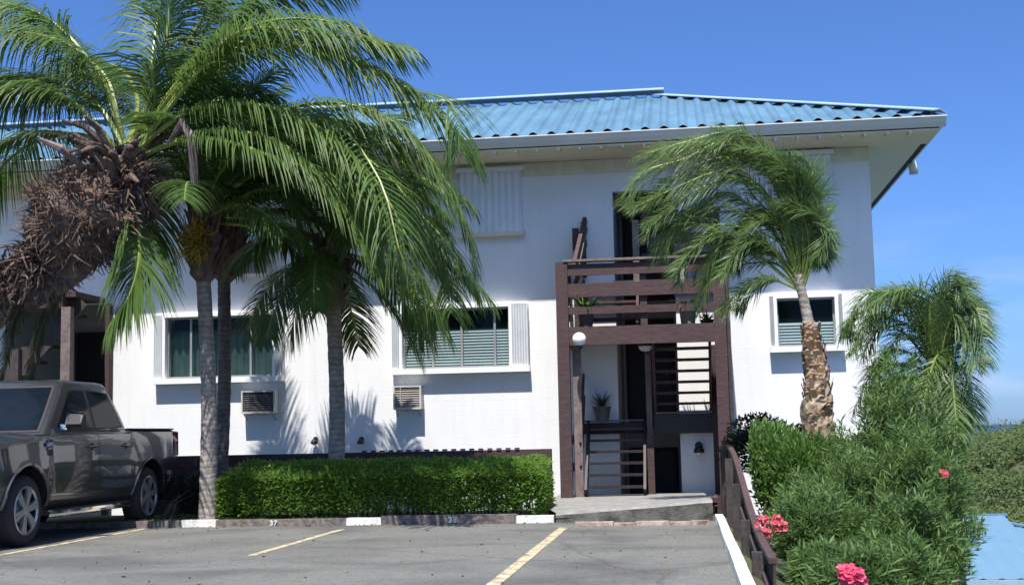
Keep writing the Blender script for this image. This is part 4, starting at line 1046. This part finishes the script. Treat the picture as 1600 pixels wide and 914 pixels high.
ol('tall oleander bush right behind the bright shrub, under the drooping palm', 1400, 16.6, 560, 210, .95)
ol('tall oleander bush with small coral blooms at the right end of the row', 1425, 15.2, 660, 230, .75, flowers=[(1475,740,14.2,.3),(1410,830,13.8,.6),(1403,818,13.8,.4)], fm='coral')
ol('oleander bush with no blooms in the middle of the row behind the fence', 1320, 15.6, 700, 230, .95)
ol('oleander bush with coral blooms leaning over the fence', 1262, 13.8, 760, 220, .75, flowers=[(1190,815,13.3,.55),(1218,820,13.2,.65),(1200,832,13.2,.45),(1213,812,13.2,.4)], fm='coral')
ol('oleander bush without blooms in front of the blue roofed house', 1415, 13.0, 755, 200, .55)
ol('nearest oleander bush with a large bright pink bloom at the bottom', 1335, 11.4, 850, 170, .5, flowers=[(1330,902,10.5,1.1),(1322,892,10.5,.7),(1343,907,10.5,.7)], fm='pink', fs=.05)
ol('low oleander bush filling the slope between the fence and the pink bloom', 1280, 12.2, 850, 170, .5)
ol('oleander bush at the foot of the slope below the blue house eave', 1400, 11.6, 840, 170, .42)
# shrubs behind the truck and vine at the left edge
blob_bush('shrub', 'small sparse shrub behind the truck bumper beside the front palm trunk', (-8.0,19.6,.05), (-7.72,20.2,.40), (.42,.35,.42), 3000, M['shrub_dark'], ro, (.06,.025), sub=7, stemn=8)
blob_bush('shrub', 'tall dusky creeper covered shrub at the left edge behind the truck cab', (-13.0,21.3,0), (-12.75,21.3,2.0), (.75,.6,1.7), 7000, M['vine'], ro, (.12,.05), sub=14, stemn=12)
# grass tufts on the verge
mb = MB()
for i in range(5200):
    x = ro.uniform(-8.6, -1.95) if ro.random() < .7 else ro.uniform(-7.6,-6.6); y = KY+.17+abs(ro.gauss(0,.12)) if ro.random() < .7 else ro.uniform(KY+.17, 21)
    if noise.noise(Vector((x*1.5, y*1.5, 0))) < -.1: continue
    leaf(mb, Vector((x, y, .055)), Vector((ro.gauss(0,.4), ro.gauss(0,.4), 1)), ro.uniform(.03,.08), .008, ro)
tag(mb.build('grass', M['shrub_bright']), kind='stuff', label='thin green grass along the verge behind the kerb', cat='grass')
M['litter'] = leafmat('dry_litter', [(.1,.06,.03),(.2,.13,.06),(.28,.22,.1)], .9, .05, .1)
mb = MB()
for i in range(420):
    x = ro.uniform(-9,.3); y = KY-.02-abs(ro.gauss(0,.16)) if ro.random() < .6 else ro.uniform(10,18.4)
    if y > KY-.02: continue
    a = ro.uniform(0,6.28); leaf(mb, Vector((x,y,.008)), Vector((math.cos(a),math.sin(a),.15)), ro.uniform(.02,.06), .018, ro)
tag(mb.build('leaf_litter', M['litter']), kind='stuff', label='dry brown leaf litter scattered along the kerb and over the asphalt', cat='leaf litter')
# ------------------------------------------------------------------ potted plants
def pot(name, label, x, y, z, h, r_, m):
    t = empty(name, (x,y,z)); tag(t, label, 'plant')
    mb = MB(); mb.lathe((x,y,z), [(0,0),(r_*.72,0),(r_,h*.9),(r_*1.08,h*.9),(r_*1.08,h),(r_*.92,h),(r_*.9,h*.85),(0,h*.85)], 'Z', 18); mb.build('pot', M[m], t)
    return t
def spikes(t, c, n, l_, w_, m, rnd, up=.8):
    mb = MB()
    for i in range(n):
        an = rnd.uniform(0,6.28); d = Vector((math.cos(an), math.sin(an), up*rnd.uniform(.3,1.6))).normalized(); q = Vector(c); vs = []; u = d.cross(Vector((0,0,1))).normalized(); L2 = l_*rnd.uniform(.7,1.15)
        for k in range(5):
            ww = w_*(1,.95,.8,.5,.05)[k]/2; vs += [q-u*ww, q+u*ww]; q = q+d*L2/4; d = (d+Vector((0,0,-.18))).normalized()
        mb.add(vs, [(2*k,2*k+1,2*k+3,2*k+2) for k in range(4)])
    mb.build('leaves', m, t)
M['bromeliad'] = leafmat('bromeliad_leaves', [(.25,.12,.02),(.3,.3,.05),(.14,.2,.03),(.4,.14,.05)], .4, .25)
rp_ = random.Random(4)
p = P(915,500,23.0); t = pot('potted_plant', 'green spiky plant in a dark pot on the left side of the balcony', p.x, 23.1, 2.965, .42, .14, 'ac_dark'); spikes(t, (p.x,23.1,3.36), 90, .5, .04, M['shrub_bright'], rp_)
p = P(1075,500,23.15); t = pot('potted_plant', 'orange and yellow bromeliad in a pale pot on the right side of the balcony', p.x, 23.1, 2.965, .44, .15, 'concrete'); spikes(t, (p.x,23.1,3.38), 64, .42, .05, M['bromeliad'], rp_, .45)
p = P(1105,500,23.15); t = pot('potted_plant', 'small dark leaved plant in the right corner of the balcony', p.x, 23.35, 2.965, .22, .12, 'ac_dark'); spikes(t, (p.x,23.35,3.15), 36, .3, .04, M['vine'], rp_)
p = P(940,640,23.9); t = pot('potted_plant', 'dark potted fern on the middle landing of the stair tower', p.x, 24.0, 1.475, .24, .16, 'ac_dark'); spikes(t, (p.x,24.0,1.69), 50, .38, .025, M['vine'], rp_, 1.2)
p = P(1065,395,24); t = pot('potted_plant', 'upright plant with yellow tips behind the top floor guard rail', p.x, 24.2, 4.01, .3, .09, 'concrete'); spikes(t, (p.x,24.2,4.28), 26, .55, .03, M['bract'], rp_, 2.5)

# ------------------------------------------------------------------ fence at the right edge
fe = empty('timber_fence', (.75, 15.5, -.6)); tag(fe, 'dark weathered timber fence sloping down beside the white kerb', 'fence')
f0, f1 = P(1137,696,20.6), P(1208,876,11.4)
def ft(t): return f0.lerp(f1, t) + Vector((0,0,.10*math.sin(t*math.pi*2)))
mb = MB(); mb.mi = 0; n_ = 30
for i in range(n_):
    a, b = ft(i/n_), ft((i+1)/n_); mb.bar(a, b, .07, .045)
mb.build('top_rail', M['wood'], fe)
for i in range(58):
    t = (i+.5)/58; p = ft(t); mb = MB(); w_ = .145
    mb.bar((p.x+.01,p.y,p.z-.022),(p.x+.01+.01*math.sin(i*7),p.y,min(p.z-.5,-.75)),.022,w_ if i%9 else .12, up=(0,1,0)); mb.build('board', M['grey_wood'], fe)
for i in range(5):
    t = (i+.15)/4.6; p = ft(min(1,t)); mb = MB(); mb.box(p.x-.13,p.x-.03,p.y-.05,p.y+.05,-.4,p.z-.03); mb.build('post', M['grey_wood'], fe)
mb = MB(); q0, q1 = ft(0)-Vector((.03,0,.35)), ft(1)-Vector((.03,0,.3)); mb.bar(q0, q1, .04, .1); mb.build('lower_rail', M['grey_wood'], fe)

# ------------------------------------------------------------------ blue roofed house down the slope
hs_ = empty('house', (10,44,-7)); tag(hs_, 'small house with a blue metal roof down the slope at the lower right', 'house')
e0 = P(1490,905,38); rz_ = P(1530,805,44.5).z; ez = P(1540,905,38).z; xr = P(1571,805,44.5).x
mb = MB(); n_ = 60; xa, xb2 = 3.5, 17.5
HS = (rz_-ez)/6.5
vs = []
x = xa; cols = 0
while x < xb2:
    dmax = 6.5 if x < xr else max(.02, 6.5*(1-(x-xr)/(xb2-xr)))
    k = (.03 if cols % 4 == 0 else 0)
    vs += [(x,38,ez+k),(x,38+dmax,ez+HS*dmax+k-(.0 if x<xr else .30))]; x += .0625*2; cols += 1
mb.add(vs, [(2*i,2*i+2,2*i+3,2*i+1) for i in range(cols-1)])
mb.add([(xa,51,ez),(xb2,51,ez-.3),(xr,44.5,rz_-.33),(xa,44.5,rz_-.03),(xb2,38,ez-.34)], [(0,1,2,3),(1,4,2)])
M['roof2'] = mat('light_blue_roof', (.115,.215,.31), .4, var=.05, scale=.8)
rf = mb.build('roof', M['roof2'], hs_)
mb = MB(); mb.box(xa, xr+.05, 44.42, 44.6, rz_-.02, rz_+.05); mb.build('ridge_cap', M['roof2'], rf)
mb = MB(); mb.bar((xr+.1,44.42,rz_-.24),(xb2-.1,38.05,ez-.18),.22,.05); mb.build('ridge_cap', M['roof2'], rf)
mb = MB(); mb.box(xa, xb2, 37.9, 38.02, ez-.16, ez-.01); mb.build('fascia', M['roofcap'], rf)
mb = MB(); mb.box(xa+.6, xb2-.7, 38.9, 50.2, -9, ez-.12); mb.build('wall', M['cream'], hs_)
mb = MB(); mb.box(6.9, 8.2, 38.84, 38.9, ez-1.6, ez-.4); f_ = mb.build('window', M['dark_door'], hs_)
mb = MB(); mb.box(6.8, 8.3, 38.8, 38.84, ez-1.72, ez-1.6); mb.build('sill', M['trim'], f_)
M['seam'] = mat('roof_seam', (.12,.24,.36), .5)

# ------------------------------------------------------------------ pickup truck
M['paint'] = mat('grey_metallic_paint', (.05,.052,.057), .28, metal=.5, var=.04, scale=2, coat=1.0)
M['tglass'] = mat('tinted_glass', (.006,.008,.01), .05, var=.02, spec=.1)
M['wglass'] = mat('windshield_glass', (.006,.01,.016), .06, var=.3, scale=1.2, spec=.12)
M['rubber'] = mat('tyre_rubber', (.02,.02,.02), .85, var=.15, bump=.3, bscale=60)
M['rim'] = mat('alloy', (.42,.42,.43), .32, metal=.7, var=.05)
M['chrome'] = mat('chrome', (.75,.76,.78), .08, metal=1, var=.02)
M['plastic'] = mat('black_plastic', (.02,.02,.021), .55, var=.1)
M['red_lens'] = mat('red_lens', (.32,.012,.012), .15, var=.1, coat=.5)
M['headlens'] = mat('clear_lens', (.5,.5,.52), .1, var=.05)
M['badge'] = mat('blue_badge', (.02,.05,.25), .25, var=.05, coat=.6)
TX, TY = -9.06, 14.49
tr = empty('pickup_truck', (TX, TY, 0)); tag(tr, 'dark grey four door pickup truck parked nose out beside the kerb', 'truck')
def sidex(z):
    pr = [(.44,.90),(.50,.955),(.62,.985),(.84,1.0),(1.02,1.005),(1.20,.995),(1.32,.985),(1.40,.955),(1.46,.93)]
    if z <= pr[0][0]: return pr[0][1]
    for (a, b), (c, d) in zip(pr, pr[1:]):
        if z <= c: return b+(d-b)*(z-a)/(c-a)
    return pr[-1][1]
def topz(y):
    pts = [(-.02,.95),(.02,1.12),(.12,1.20),(.6,1.27),(1.35,1.33),(1.55,1.37),(2.0,1.40),(4.12,1.41),(4.16,1.44),(5.86,1.44)]
    for (a, b), (c, d) in zip(pts, pts[1:]):
        if y <= c: return b+(d-b)*max(0,(y-a))/(c-a)
    return 1.44
def solid_loft(ys, fn):
    mb = MB(); rings = [fn(y) for y in ys]; n = len(rings[0]); vs = [v for r_ in rings for v in r_]
    fs = [(i*n+j, i*n+(j+1)%n, (i+1)*n+(j+1)%n, (i+1)*n+j) for i in range(len(ys)-1) for j in range(n)]
    fs += [tuple(range(n))[::-1], tuple((len(ys)-1)*n+j for j in range(n))]
    return mb.add(vs, fs)
def body_ring(y):
    tz = topz(y); taper = 1-.10*max(0,(.5-y)/.5)**2 - .02*max(0,(y-5.6)/.3)
    hood = y < 1.9; zs = [.44,.50,.62,.84,1.02,1.20,1.32,1.40]
    fl = 0
    for wc in (.95, 4.70):
        fl = max(fl, .03*max(0,1-((y-wc)/.68)**4) if abs(y-wc) < .68 else 0)
    zmin = .44 + (.12 if y < .1 else 0)
    half = []
    for k, z in enumerate(zs):
        zz = zmin + (min(tz-.035, 1.40)-zmin)*(z-.44)/(.96)
        half.append(((sidex(zz)+fl*(1 if .5 < z < 1.1 else .3))*taper, zz))
    half.append(((sidex(tz)-.03)*taper, tz-.01))
    half.append(((sidex(tz)-.10)*taper, tz))
    half.append((.45*taper, tz + (.045 if hood else 0)))
    return [(x, y, z) for x, z in half] + [(-x, y, z) for x, z in reversed(half)]
ys_ = [-.02,.02,.08,.15,.25,.35]+[.4+.05*i for i in range(24)]+[1.65,1.8,2,2.5,3,3.5,4.0]+[4.08+.05*i for i in range(27)]+[5.5,5.7,5.82,5.86]
def boolean(mbase, cutters, solver='EXACT'):
    me = bpy.data.meshes.new('b'); me.from_pydata([tuple(v) for v in mbase.v], [], mbase.f); o = bpy.data.objects.new('b', me); COL.objects.link(o)
    import bmesh
    bm = bmesh.new(); bm.from_mesh(me); bmesh.ops.recalc_face_normals(bm, faces=bm.faces); bm.to_mesh(me); bm.free()
    cs = []
    for c in cutters:
        m2 = bpy.data.meshes.new('c'); m2.from_pydata([tuple(v) for v in c.v], [], c.f); bm = bmesh.new(); bm.from_mesh(m2); bmesh.ops.recalc_face_normals(bm, faces=bm.faces); bm.to_mesh(m2); bm.free()
        co = bpy.data.objects.new('c', m2); COL.objects.link(co); cs.append(co)
        md = o.modifiers.new('b', 'BOOLEAN'); md.operation = 'DIFFERENCE'; md.object = co; md.solver = solver
    bpy.context.view_layer.update(); dg = bpy.context.evaluated_depsgraph_get(); res = bpy.data.meshes.new_from_object(o.evaluated_get(dg))
    for c in cs: bpy.data.objects.remove(c)
    bpy.data.objects.remove(o)
    return res
cut = []
for wy in (.95, 4.70):
    for s in (-1, 1):
        c = MB(); n_ = 32; rr_ = .55
        vs = [(s*.62, wy+rr_*math.cos(2*math.pi*j/n_), .44+rr_*math.sin(2*math.pi*j/n_)) for j in range(n_)] + [(s*1.2, wy+rr_*math.cos(2*math.pi*j/n_), .44+rr_*math.sin(2*math.pi*j/n_)) for j in range(n_)]
        c.add(vs, [(j, (j+1)%n_, n_+(j+1)%n_, n_+j) for j in range(n_)]+[tuple(range(n_))[::-1], tuple(range(n_, 2*n_))]); cut.append(c)
c = MB(); c.box(-.84,.84,4.22,5.78,.85,1.7); cut.append(c)
me = boolean(solid_loft(ys_, body_ring), cut)
me.name = 'body'; me.materials.clear(); me.materials.append(M['paint'])
def smooth_angle(me, ang=35):
    me.polygons.foreach_set('use_smooth', [True]*len(me.polygons))
    try: me.set_sharp_from_angle(angle=R(ang))
    except Exception: pass
smooth_angle(me)
body = bpy.data.objects.new('body', me); COL.objects.link(body); body.parent = tr
def tb(name, mb, m, parent=tr, sm=False):
    o = mb.build(name, M[m], parent, world=False)
    if sm: smooth_angle(o.data, 40)
    return o
# wheel wells
for wy in (.95,4.70):
    for s in (-1,1):
        mb = MB(); n_ = 24; rr_ = .548
        vs = [(s*xx, wy+rr_*math.cos(math.pi*j/n_), .44+rr_*math.sin(math.pi*j/n_)) for xx in (.60,.90) for j in range(n_+1)]
        mb.add(vs, [(j,j+1,n_+2+j,n_+1+j) for j in range(n_)] + [tuple(range(n_+1))]); tb('wheel_well', mb, 'plastic', body)
mb = MB(); mb.box(-.85,.85,.5,5.6,.34,.5); tb('chassis', mb, 'plastic')
# cabin
def cab_ring(t):   # t 0..1 from belt to roof
    z = 1.37+(2.05-1.37)*t; x = .93-(.93-.725)*t**1.15
    ya = 1.50+(2.36-1.50)*t; yb = 4.10-(4.10-3.78)*t**1.3
    return x, ya, yb, z
def cab_section(x, ya, yb, z, r_=.10):
    pts = []
    for cx, cy, a0 in ((x-r_, yb-r_, 0), (-x+r_, yb-r_, 90), (-x+r_, ya+r_, 180), (x-r_, ya+r_, 270)):
        for k in range(5):
            a = R(a0+22.5*k); pts.append((cx+r_*math.cos(a), cy+r_*math.sin(a), z))
    return pts
mb = MB(); rings = []
for t in [0,.15,.3,.45,.6,.75,.9,1.0]:
    x, ya, yb, z = cab_ring(t); rings.append(cab_section(x, ya, yb, z))
x, ya, yb, z = cab_ring(1)
rings.append(cab_section(x-.035, ya+.05, yb-.04, z+.045)); rings.append(cab_section(x-.12, ya+.16, yb-.12, z+.068)); rings.append(cab_section(x-.40, ya+.45, yb-.40, z+.08, .05))
n_ = 20; mb.add([v for r_ in rings for v in r_], [(i*n_+j, i*n_+(j+1)%n_, (i+1)*n_+(j+1)%n_, (i+1)*n_+j) for i in range(len(rings)-1) for j in range(n_)]+[tuple((len(rings)-1)*n_+j for j in range(n_))])
tb('cab', mb, 'paint', tr, True)
def side_pt(s, y, z, off=.006):
    t = (z-1.37)/(1.93-1.37); x = .93-(.93-.725)*max(0,t)**1.15
    return (s*(x+off), y, 1.37+(z-1.37)*1.214)
def side_win(pts, s, m, off, name, parent, sub=6):
    # polygon given as (y,z) list, strip along curved side: bottom edge & top edge with equal counts
    bot, top = pts; vs = []; k = len(bot)
    for q in range(sub+1):
        f = q/sub
        for a, b in zip(bot, top): vs.append(side_pt(s, a[0]+(b[0]-a[0])*f, a[1]+(b[1]-a[1])*f, off))
    mb = MB(); mb.add(vs, [(q*k+i, q*k+i+1, (q+1)*k+i+1, (q+1)*k+i) for q in range(sub) for i in range(k-1)]); return tb(name, mb, m, parent, True)
for s in (-1,1):
    # black surround then the two panes
    side_win(([(1.80,1.43),(2.2,1.425),(3.0,1.425),(3.93,1.45)], [(2.47,1.87),(2.6,1.885),(3.0,1.885),(3.70,1.86)]), s, 'plastic', .004, 'window_trim', tr)
    side_win(([(1.88,1.45),(2.3,1.445),(2.93,1.445)], [(2.50,1.855),(2.65,1.865),(2.93,1.867)]), s, 'tglass', .009, 'window', tr)
    side_win(([(3.02,1.445),(3.5,1.445),(3.86,1.465)], [(3.02,1.867),(3.4,1.862),(3.66,1.845)]), s, 'tglass', .009, 'window', tr)
# windshield and rear window
def ws_pt(u, t, off): x, ya, yb, z = cab_ring(t); return ((x-.085)*u, ya-off-.0+.0*abs(u), z+off*.5)
for nm, lo, hi, uu, m, off in (('window_trim',.05,.97,1.0,'plastic',.004), ('windshield',.09,.93,.955,'wglass',.009)):
    mb = MB(); vs = [ws_pt(-uu+2*uu*i/8, lo+(hi-lo)*k/4, off) for k in range(5) for i in range(9)]
    mb.add(vs, [(k*9+i,k*9+i+1,(k+1)*9+i+1,(k+1)*9+i) for k in range(4) for i in range(8)]); tb(nm, mb, m, tr, True)
mb = MB(); vs = []
for t in (.12,.85):
    x, ya, yb, z = cab_ring(t); vs += [(-(x-.12),yb+.008,z),(x-.12,yb+.008,z)]
mb.add(vs, [(0,1,3,2)]); tb('rear_window', mb, 'tglass')
mb = MB(); mb.box(-.9,.9,4.04,4.2,.9,1.40); tb('cab_back', mb, 'paint')
# bed rail caps, tailgate line
for s in (-1,1):
    mb = MB(); mb.box(min(s*.83,s*.925),max(s*.83,s*.925),4.2,5.84,1.435,1.455); tb('bed_rail', mb, 'plastic')
# panel gaps following the side section
def gap(s, pts, name='door_seam', wd=.012, m='plastic'):
    mb = MB(); path = []
    for (a, b) in zip(pts, pts[1:]):
        for k in range(6):
            f = k/6; path.append((a[0]+(b[0]-a[0])*f, a[1]+(b[1]-a[1])*f))
    path.append(pts[-1]); vs = []
    for i, (y, z) in enumerate(path):
        j = min(i+1, len(path)-1); h = max(i-1, 0); dy, dz = path[j][0]-path[h][0], path[j][1]-path[h][1]; l_ = math.hypot(dy, dz); ny, nz = -dz/l_*wd/2, dy/l_*wd/2
        for q in (-1, 1):
            zz = z+q*nz; tz = 0
            vs.append((s*(sidex(zz)+.0035+tz), y+q*ny, zz))
    mb.add(vs, [(2*i,2*i+1,2*i+3,2*i+2) for i in range(len(path)-1)]); return tb(name, mb, m, body)
for s in (-1,1):
    gap(s, [(1.62,.52),(1.60,.9),(1.62,1.36)]); gap(s, [(2.98,.52),(2.98,.9),(2.98,1.39)]); gap(s, [(1.62,.52),(3.95,.52)], wd=.010)
    gap(s, [(3.95,.52),(4.0,.75),(4.09,1.0),(4.09,1.39)]); gap(s, [(4.17,.5),(4.17,.9),(4.17,1.40)], wd=.018)
    for y0, y1 in ((2.66,2.86),(3.74,3.94)):
        mb = MB(); xs_ = sidex(1.18); mb.tube([(s*(xs_+.002),y0,1.20),(s*(xs_+.035),y0+.03,1.205),(s*(xs_+.035),y1-.03,1.205),(s*(xs_+.002),y1,1.20)], .014, 8)
        tb('handle', mb, 'paint', body, True)
        mb = MB(); mb.lathe((s*(xs_+.004),(y0+y1)/2,1.2), [(0,0),(.05,0)], 'X', 14); tb('handle_recess', mb, 'plastic', body)
    # chrome-ish belt moulding
    mb = MB(); mb.bar((s*.948,1.86,1.418),(s*.948,3.95,1.435),.012,.016); tb('belt_moulding', mb, 'plastic')
    # fender vent and badge
    mb = MB(); mb.box(min(s*1.0,s*1.016),max(s*1.0,s*1.016),1.46,1.575,1.10,1.30); v_ = tb('fender_vent', mb, 'plastic', tr)
    mb = MB(); mb.bar((s*1.02,1.40,1.24),(s*1.02,1.56,1.25),.008,.05); mb.bar((s*1.02,1.44,1.19),(s*1.02,1.55,1.195),.008,.02); tb('badge', mb, 'badge', v_)
    # mirror
    mb = MB(); mb.tube([(s*.93,1.98,1.45),(s*1.06,1.96,1.45)], .03, 8); mr_ = tb('mirror', mb, 'plastic')
    mb = MB(); rg = []
    for x_, sc_ in ((1.03,.85),(1.07,1),(1.20,1),(1.25,.8)):
        rg += [(s*x_, 1.90, 1.44+.02), (s*x_, 2.02, 1.44+.01), (s*x_, 2.02, 1.46+.20*sc_), (s*x_, 1.93, 1.46+.185*sc_), (s*x_, 1.86, 1.50)]
    mb.add(rg, [(i*5+j, i*5+(j+1)%5, (i+1)*5+(j+1)%5, (i+1)*5+j) for i in range(3) for j in range(5)]+[(0,1,2,3,4),(19,18,17,16,15)]); tb('housing', mb, 'plastic', mr_)
    mb = MB(); mb.add([(s*1.05,1.853,1.545),(s*1.235,1.853,1.545),(s*1.225,1.915,1.645),(s*1.05,1.915,1.655),(s*1.04,2.0,1.672),(s*1.225,2.0,1.66)], [(3,2,5,4)]); tb('chrome_cap', mb, 'chrome', mr_)
    mb = MB(); mb.box(min(s*.965,s*1.04),max(s*.965,s*1.04),1.87,1.93,1.43,1.50); tb('mirror_foot', mb, 'chrome', mr_)
    # running board
    mb = MB(); mb.tube([(s*.96,1.56,.36),(s*1.0,1.66,.36),(s*1.0,3.95,.36),(s*.96,4.05,.36)], .045, 8); rb_ = tb('running_board', mb, 'chrome', tr, True)
    mb = MB(); mb.box(min(s*.86,s*1.04),max(s*.86,s*1.04),1.75,3.9,.395,.41); tb('step_pad', mb, 'plastic', rb_)
    # tail lamp
    mb = MB(); mb.add([(s*.975,5.70,1.05),(s*.985,5.875,1.03),(s*.80,5.885,1.03),(s*.80,5.885,1.41),(s*.955,5.875,1.41),(s*.955,5.74,1.41),(s*.99,5.72,1.25),(s*.995,5.872,1.25)],
        [(0,1,7,6),(6,7,4,5),(1,2,3,4,7)]); tb('tail_light', mb, 'red_lens')
    mb = MB(); 
    for (a, b) in (((1.003,5.68,1.08),(1.008,5.868,1.07)),): mb.add([(s*1.004,5.66,1.04),(s*.998,5.868,1.03),(s*.99,5.868,1.40),(s*.965,5.73,1.40),(s*1.002,5.70,1.22)], [(0,1,2,3,4)])
    tb('tail_light', mb, 'red_lens')
    # head lamp
    mb = MB(); mb.box(min(s*.62,s*.93),max(s*.62,s*.93),-.055,.02,.86,1.08); tb('headlight', mb, 'headlens')
    # wheel arch lip
    for wy in (.95,4.70):
        mb = MB(); pth = [(s*(sidex(.44+.565*math.sin(a))+.022), wy+.565*math.cos(a), .44+.565*math.sin(a)) for a in [R(4+172*i/24) for i in range(25)]]
        mb.tube(pth, .024, 6); tb('arch_lip', mb, 'paint', body, True)
# grille, bumpers, plate
mb = MB(); mb.box(-.60,.60,-.06,.02,.80,1.10); g_ = tb('grille', mb, 'plastic')
for z in (.86,.94,1.02): mb = MB(); mb.box(-.58,.58,-.075,-.058,z,z+.03); tb('grille_bar', mb, 'chrome', g_)
mb = MB(); mb.box(-.95,.95,-.12,.04,.48,.74); tb('bumper', mb, 'chrome')
mb = MB(); mb.box(-.93,.93,5.86,6.0,.52,.72); tb('bumper', mb, 'plastic')
mb = MB(); mb.box(-.80,.80,5.865,5.90,.80,1.42); tg_ = tb('tailgate', mb, 'paint'); mb = MB(); mb.box(-.12,.12,5.90,5.92,1.22,1.28); tb('handle', mb, 'plastic', tg_)
# wheels
for wy in (.95,4.70):
    for s in (-1,1):
        cx = s*.86
        mb = MB(); hw = .135
        mb.lathe((cx,wy,.44), [(.29,-hw),(.37,-hw-.005),(.42,-hw+.02),(.436,-hw+.05),(.44,0),(.436,hw-.05),(.42,hw-.02),(.37,hw+.005),(.29,hw)], 'X', 40)
        tw = tb('wheel', mb, 'rubber', tr, True)
        o_ = s*hw
        mb = MB(); mb.lathe((cx,wy,.44), [(.296,o_),(.286,o_+s*.006),(.272,o_-s*.03),(.272,-o_)], 'X', 40); mb.lathe((cx,wy,.44), [(.001,o_-s*.075),(.272,o_-s*.075)], 'X', 32)
        rm = tb('rim', mb, 'plastic' , tw)
        mb = MB(); mb.lathe((cx,wy,.44), [(.30,o_+s*.002),(.286,o_+s*.012),(.268,o_-s*.01)], 'X', 40)
        for k in range(6):
            a = R(60*k+15)
            for da in (-.12,.12):
                b = a+da*.7; e = a+da
                mb.bar((cx+o_-s*.012, wy+.05*math.cos(b), .44+.05*math.sin(b)), (cx+o_-s*.004, wy+.278*math.cos(e), .44+.278*math.sin(e)), .052, .035, up=(s,0,0))
        mb.lathe((cx,wy,.44), [(.001,o_+s*.012),(.055,o_+s*.008),(.075,o_-s*.02)], 'X', 20)
        tb('spokes', mb, 'rim', tw)
        mb = MB(); mb.lathe((cx,wy,.44), [(.001,o_-s*.05),(.17,o_-s*.05)], 'X', 24); tb('brake_disc', mb, 'alu', tw)
